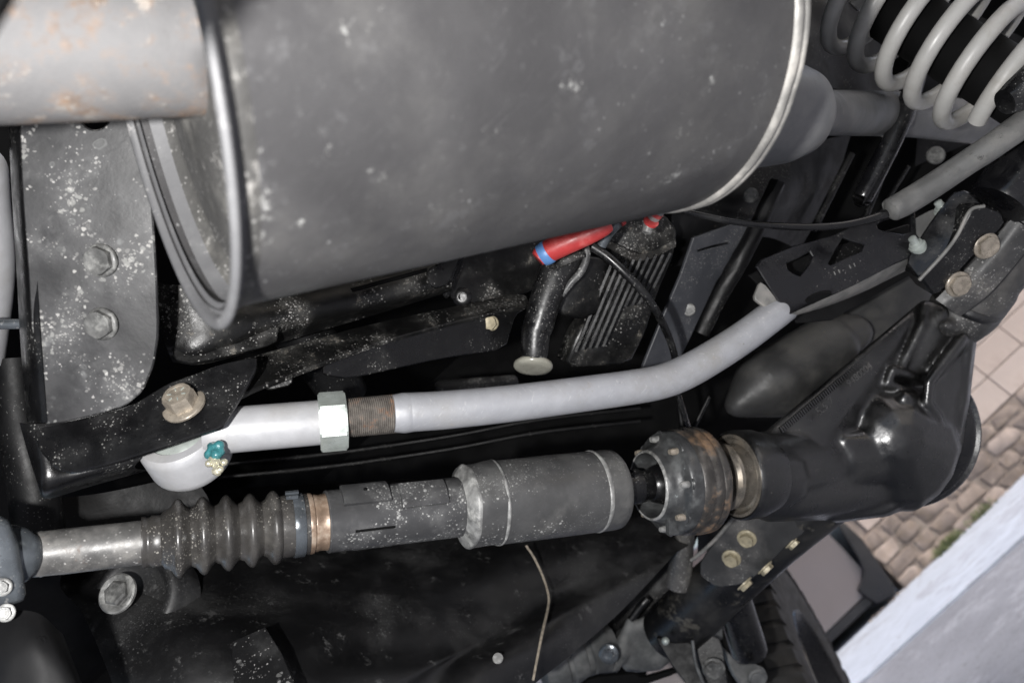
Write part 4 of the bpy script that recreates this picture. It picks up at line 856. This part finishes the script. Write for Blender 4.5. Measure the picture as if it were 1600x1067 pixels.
sp_ = thing('side_panel', 'dark slate coloured folded side panel with one small bolt right of the finned box', 'panel', P(1080, 470, .98))
pS = Plane((1085, 365, .96), (1180, 335, 1.0), (1040, 560, .98))
mb = MB(); plate(mb, pS, [(1084, 372), (1140, 352), (1176, 342), (1160, 384), (1120, 440), (1078, 530), (1056, 575), (1004, 575), (1034, 500), (1064, 430)], .004, holes=[[(1090, 391), (1112, 384), (1140, 378), (1141, 381), (1112, 388), (1091, 394)]], rnd=0); build('panel', mb, mat('slate_panel', (.032, .034, .040), .5, 0, .2, 14, dust=((.06, .06, .065), .6, 14), specks=[TINY], bump=.1), sp_)
bolt(sp_, pS.at(1076, 484), (VIEW + Vector((-.3, 0, 0))).normalized(), .0075, m_boltg, flange=1.1, h=.003)

# ------------------------------------------------------------------ finned box, canister, red hose
md = thing('finned_box', 'dusty black finned box behind the canister and below the muffler', 'box', P(980, 430, .90))
mb = MB(); pm = Plane((900, 420, .85), (962, 420, .87), (900, 490, .86)); plate(mb, pm, [(905, 398), (940, 402), (964, 420), (955, 450), (936, 490), (905, 500), (862, 486), (878, 455), (892, 425)], .03, bev=.003, rnd=2); build('housing', mb, m_spot, md, 50)
mb = MB(); pm2 = Plane((950, 362, .88), (1056, 362, .90), (950, 480, .90)); plate(mb, pm2, [(940, 350), (1000, 322), (1040, 335), (1060, 360), (1054, 400), (1030, 455), (1010, 520), (985, 570), (880, 575), (900, 520), (940, 470), (960, 420)], .03, bev=.004, rnd=1); build('housing', mb, m_spot, md, 50)
mb = MB(); sheet(mb, [[(944, 372, .872), (985, 392, .868), (1010, 396, .872), (1056, 374, .88)], [(944, 384, .868), (982, 404, .864), (1012, 406, .868), (1056, 386, .876)]], 5, 4, .006); build('rim', mb, m_spot, md, 60)
for k in range(9):
    x0 = 955 + k * 11.5; x1 = x0 - 32 - k * .8; y0, y1 = 412 - k * 2.2, 478 + (5 - k) * 2
    if k < 5: y1 += 60; x1 -= 24
    A1, B1 = P(x0, y0, .868), P(x1, y1, .884); f_ = frame(B1 - A1)
    mb = MB(); boxc(mb, (A1 + B1) / 2, f_, ((B1 - A1).length, .012, .0028)); build('fin', mb, m_blk, md, 0)
can = thing('canister', 'black cylindrical canister with an off white cap at its foot, below the red hose', 'canister', P(850, 490, .83))
mb = MB(); tpx(mb, [(884, 392, .835, 24), (880, 404, .835, 27), (868, 430, .832, 27), (852, 470, .83, 25), (841, 508, .83, 24), (837, 520, .83, 23), (835, 552, .83, 21), (834, 562, .83, 19)], 40, 5); build('body', mb, m_hose, can, 60)
c_ = P(833, 572, .835); n_ = Vector((-.05, -.9, .42)).normalized()
mb = MB(); lathe(mb, c_ - n_ * .004, c_, [(-.006, .012), (0, .0185), (.002, .0205), (.005, .0205), (.007, .0185), (.008, .013), (.0078, .002)], 48); build('cap', mb, m_white, can, 50)
mb = MB(); c_ = P(884, 398, .822); lathe(mb, c_ - Vector((-.004, .01, 0)), c_, [(0, .019), (.003, .020), (.006, .020), (.008, .018)], 40); build('band', mb, m_spot, can, 50)
hs = thing('red_hose', 'short red hose with blue tape at its end under the muffler', 'hose', P(900, 370, .79))
mb = MB(); tpx(mb, [(840, 405, .78, 12), (847, 399, .78, 16.5), (864, 389, .775, 18.5), (888, 378, .77, 18.5), (918, 366, .765, 17), (942, 355, .76, 15), (952, 350, .76, 12)], 36, 6); build('hose', mb, m_red, hs, 60)
mb = MB(); tpx(mb, [(846, 400, .78, 17.4), (850, 397.5, .779, 18.8), (856, 394, .777, 19.2), (859, 392, .776, 18)], 36, 2, cap=False); build('tape', mb, m_blue, hs, 60)
mb = MB(); ball(mb, P(855, 407, .785), .0038, 12); build('clip', mb, m_torn, hs, 180)
mb = MB(); tpx(mb, [(966, 346, .79, 10), (957, 356, .79, 10), (950, 366, .795, 9), (940, 384, .80, 8)], 20, 4); build('fitting', mb, m_clamp, hs, 50)
mb = MB(); tpx(mb, [(972, 341, .785, 11), (967, 345, .785, 11)], 20, 1); build('fitting_ring', mb, m_red, hs, 50)
ft = thing('hose_fitting', 'metal hose fitting with two red bands and blue tape right of the red hose', 'hose fitting', P(1012, 345, .80))
mb = MB(); tpx(mb, [(1032, 322, .765, 12), (1023, 336, .77, 11), (1014, 351, .78, 9), (1010, 364, .78, 7)], 24, 4); build('body', mb, m_torn, ft, 50)
for a1, b1 in (((1026, 331), (1022.5, 336)), ((1018, 345), (1016, 348))):
    mb = MB(); tpx(mb, [(a1[0], a1[1], .768, 12.5), (b1[0], b1[1], .77, 12)], 24, 1); build('band', mb, m_red, ft, 50)
mb = MB(); tpx(mb, [(1000, 334, .80, 7), (1010, 329, .80, 7)], 20, 1); build('tape', mb, m_blue, ft, 50)
mb = MB(); tpx(mb, [(912, 375, .82, 5.5), (917, 400, .82, 6), (908, 424, .82, 6), (892, 442, .822, 5.5), (878, 462, .825, 4)], 14, 7)
tag(build('vent_hose', mb, m_slv, smooth=60), 'small grey hose curling over the canister from the red hose', 'hose')
mb = MB(); tpx(mb, [(925, 385, .80, 7), (950, 402, .80, 7), (982, 432, .80, 7), (1012, 466, .81, 6.5), (1036, 506, .83, 6), (1054, 556, .87, 5.5), (1056, 600, .93, 5), (1075, 670, 1.0, 5)], 14, 7)
tag(build('breather_cable', mb, m_hose, smooth=60), 'black cable dropping across the finned box towards the silver arm', 'cable')
mb = MB(); spheres_hull(mb, [(690, 606, 1.15, .012), (760, 600, 1.15, .010), (800, 596, 1.15, .010), (740, 612, 1.15, .012)])
tag(build('dusty_bracket', mb, m_brk, smooth=40), 'scrap of dusty bracket just above the silver arm in deep shadow', 'bracket')

# ------------------------------------------------------------------ lower right: mounts, shock absorber, knuckle, tyre
lm = thing('lower_mount', 'black lower axle mount with pale plated bolts along its edges', 'mount', P(1160, 850, 1.10))
pL = Plane((1095, 880, 1.10), (1150, 805, 1.06), (1240, 830, 1.03))
mb = MB(); plate(mb, pL, [(1094, 876), (1150, 803), (1176, 800), (1262, 818), (1258, 832), (1232, 850), (1198, 885), (1166, 912), (1120, 918), (1094, 900)], .006, bev=.0015); build('plate', mb, m_tube, lm)
mb = MB(); tpx(mb, [(1153, 800, 1.05, 3), (1120, 840, 1.08, 3), (1092, 866, 1.10, 3), (1080, 875, 1.11, 3)], 10, 4); build('folded_lip', mb, m_lip, lm, 60)
mb = MB(); plate(mb, Plane((1094, 830, 1.13), (1150, 803, 1.10), (1090, 880, 1.15)), [(1090, 828), (1120, 812), (1150, 802), (1120, 842), (1090, 870)], .01); build('side_face', mb, m_blk, lm)
nl = (pL.n + Vector((.05, -.1, 0))).normalized()
bolt(lm, pL.at(1167, 841), nl, .0095, m_bolty, flange=1.35, h=.009); bolt(lm, pL.at(1143, 872), nl, .0095, m_bolty, flange=1.35, h=.009)
for x, y in ((1262, 820), (1238, 846), (1195, 886), (1163, 911)): bolt(lm, P(x, y, 1.045), Vector((.62, -.66, .42)).normalized(), .0095, m_bolty, flange=1.3, h=.007)
mb = MB(); tpx(mb, [(1074, 800, 1.16, 13), (1060, 915, 1.19, 20)], 24, 1)
tag(build('track_bar', mb, m_tube, smooth=60), 'dark dusty bar leaning beside the lower mount', 'bar')
sk = thing('shock_absorber', 'glossy black shock absorber body with a bolted eye beside the tyre', 'shock absorber', P(1165, 990, 1.3))
mb = MB(); tpx(mb, [(1130, 850, 1.27, 26), (1142, 920, 1.29, 27), (1168, 1008, 1.31, 28), (1172, 1022, 1.31, 26), (1174, 1030, 1.31, 18)], 40, 3); build('body', mb, m_strut, sk, 60)
mb = MB(); plate(mb, Plane((1130, 1010, 1.27), (1200, 1050, 1.27), (1150, 1067, 1.25)), [(1128, 1008), (1140, 1020), (1158, 1038), (1180, 1036), (1196, 1044), (1200, 1060), (1190, 1076), (1165, 1078), (1145, 1050)], .008, bev=.002); build('eye', mb, m_grey, sk)
bolt(sk, P(1184, 1058, 1.255), (VIEW + Vector((0, -.2, 0))).normalized(), .013, m_grey, flange=1.15, h=.006)
lb = thing('shock_bracket', 'black bracket plates below the axle tube with one muddy bolt', 'bracket', P(1100, 1020, 1.22))
mb = MB(); plate(mb, Plane((1030, 995, 1.20), (1100, 1000, 1.18), (1080, 1080, 1.16)), [(1022, 992), (1050, 1004), (1082, 1002), (1092, 1040), (1108, 1085), (1085, 1085), (1050, 1040)], .008, bev=.0015); build('plate', mb, m_blkd, lb)
mb = MB(); plate(mb, Plane((1085, 1000, 1.22), (1125, 960, 1.22), (1120, 1067, 1.20)), [(1084, 998), (1100, 985), (1128, 1000), (1140, 1085), (1106, 1085), (1092, 1040)], .008, bev=.0015); build('plate', mb, m_blk, lb)
mb = MB(); plate(mb, Plane((1098, 980, 1.27), (1125, 955, 1.27), (1125, 1005, 1.27)), [(1096, 985), (1118, 956), (1128, 955), (1130, 1004)], .006); build('gusset', mb, m_grey, lb)
mb = MB(); tpx(mb, [(1082, 1000, 1.17, 2.5), (1087, 1035, 1.165, 2.5), (1100, 1070, 1.16, 2.5)], 8, 4); build('edge_weld', mb, m_grey, lb, 60)
bolt(lb, P(1115, 1044, 1.185), (VIEW + Vector((-.2, -.1, 0))).normalized(), .014, m_boltg, flange=1.2, h=.008)
mb = MB(); ball(mb, P(1040, 1001, 1.18), .006, 12); build('drain_plug', mb, m_nut, lb, 180)
kn = thing('knuckle', 'grey dusty cast knuckle and ribbed tube at the bottom edge', 'steering knuckle', P(980, 1020, 1.3))
mb = MB(); spheres_hull(mb, [(980, 1000, 1.30, .022), (1030, 985, 1.30, .016), (1052, 1008, 1.30, .016), (1025, 1030, 1.30, .018), (985, 1035, 1.30, .016)]); spheres_hull(mb, [(985, 970, 1.28, .008), (975, 1020, 1.28, .010), (950, 1050, 1.28, .012)]); spheres_hull(mb, [(985, 985, 1.28, .010), (1020, 965, 1.28, .010), (1010, 1000, 1.3, .012)])
build('casting', mb, m_grey, kn, remesh=.005, smi=4)
mb = MB(); A_, B_ = P(846, 1046, 1.26), P(960, 1000, 1.30)
lpx(mb, A_, B_, [(846, 30), (862, 38), (876, 40), (879, 37), (884, 37), (886, 40), (905, 40), (907, 36), (914, 36), (916, 41), (940, 40), (946, 34), (955, 30)], 40, jitter=.002); build('ribbed_tube', mb, m_grey, kn, 35)
bolt(kn, P(951, 1021, 1.22), (VIEW + Vector((-.3, .1, 0))).normalized(), .0085, m_clamp, flange=1.8, h=.006)
mb = MB(); tpx(mb, [(985, 968, 1.24, 5), (1003, 945, 1.24, 7), (1012, 935, 1.24, 6)], 14, 4); build('cable_end', mb, m_hose, kn, 60)
mb = MB(); plate(mb, Plane((900, 1067, 1.20), (1060, 1040, 1.20), (980, 1090, 1.2)), [(890, 1085), (925, 1058), (990, 1052), (1005, 1060), (1060, 1044), (1058, 1052), (1000, 1072), (960, 1088)], .01); build('lower_bar', mb, m_void, kn)
mb = MB(); sheet(mb, [[(930, 930, 1.32), (1000, 900, 1.32), (1050, 870, 1.32)], [(930, 980, 1.32), (1000, 960, 1.32), (1050, 930, 1.32)], [(940, 1030, 1.34), (1010, 1010, 1.34), (1060, 990, 1.34)]], 5, 5, .005, .01, 18); build('backing', mb, m_dkdust, kn, 60)

# tyre: its axis is the axle
AX = Vector((-.82, -.45, -.28)).normalized()
TC = P(1311, 1092, 1.806); TW = .20; TR = .36
ty = thing('tyre', 'blocky black tyre at the lower right, its tread facing the camera', 'tyre', TC)
a, u, v = frame(AX)
def tpt(o, r, th): return TC + a * o + (u * math.cos(th) + v * math.sin(th)) * r
mb = MB(); rows = []
for o_, r in ((0.004, TR * .55), (.0, TR * .66), (-.006, TR * .80), (0, TR * .92), (.014, TR * .97), (.04, TR * .978), (TW / 2, TR * .98), (TW - .04, TR * .978), (TW - .014, TR * .97), (TW, TR * .92), (TW + .006, TR * .8), (TW, TR * .6)): rows.append([tpt(o_, r, i * math.pi / 60) for i in range(120)])
mb.grid(rows, close_u=True); build('carcass', mb, m_tyre, ty, 60)
mb = MB(); rows = []
for o_, r in ((.02, TR * .60), (.0, TR * .57), (.01, TR * .54), (.05, TR * .50), (.07, TR * .3), (.07, .01)): rows.append([tpt(o_, r, i * math.pi / 40) for i in range(80)])
mb.grid(rows, close_u=True); build('rim', mb, m_strut, ty, 60)
NB = 46
base_me = {}
for k in range(NB):
    th = 2 * math.pi * k / NB
    for c, (oa, ob, sh_) in enumerate(((-.004, .060, 0), (.068, .128, .5), (.136, .196, 0))):
        t0 = th + sh_ * 2 * math.pi / NB; dt = 2 * math.pi / NB * .40
        mid = tpt((oa + ob) / 2, TR, t0)
        if mid.z > TC.z + .02 or True:
            mb = MB(); sk_ = .006 * (1 if c != 1 else -1)
            V8 = [tpt(o_ + (0), r, t) for o_, r, t in ((oa, TR * (.90 if c == 0 else .965), t0 - dt), (ob, TR * .965, t0 - dt + sk_ * 3), (ob, TR * .965, t0 + dt), (oa, TR * (.90 if c == 0 else .965), t0 + dt - sk_ * 3), (oa + .002, TR * .998 if c else TR * .985, t0 - dt * .94), (ob - .002, TR, t0 - dt * .94 + sk_ * 3), (ob - .002, TR, t0 + dt * .94), (oa + .002, TR * .998 if c else TR * .99, t0 + dt * .94 - sk_ * 3))]
            mb.add(V8, [(4, 5, 6, 7), (0, 1, 5, 4), (1, 2, 6, 5), (2, 3, 7, 6), (3, 0, 4, 7)]); build('tread_block', mb, m_tyre, ty, 0)
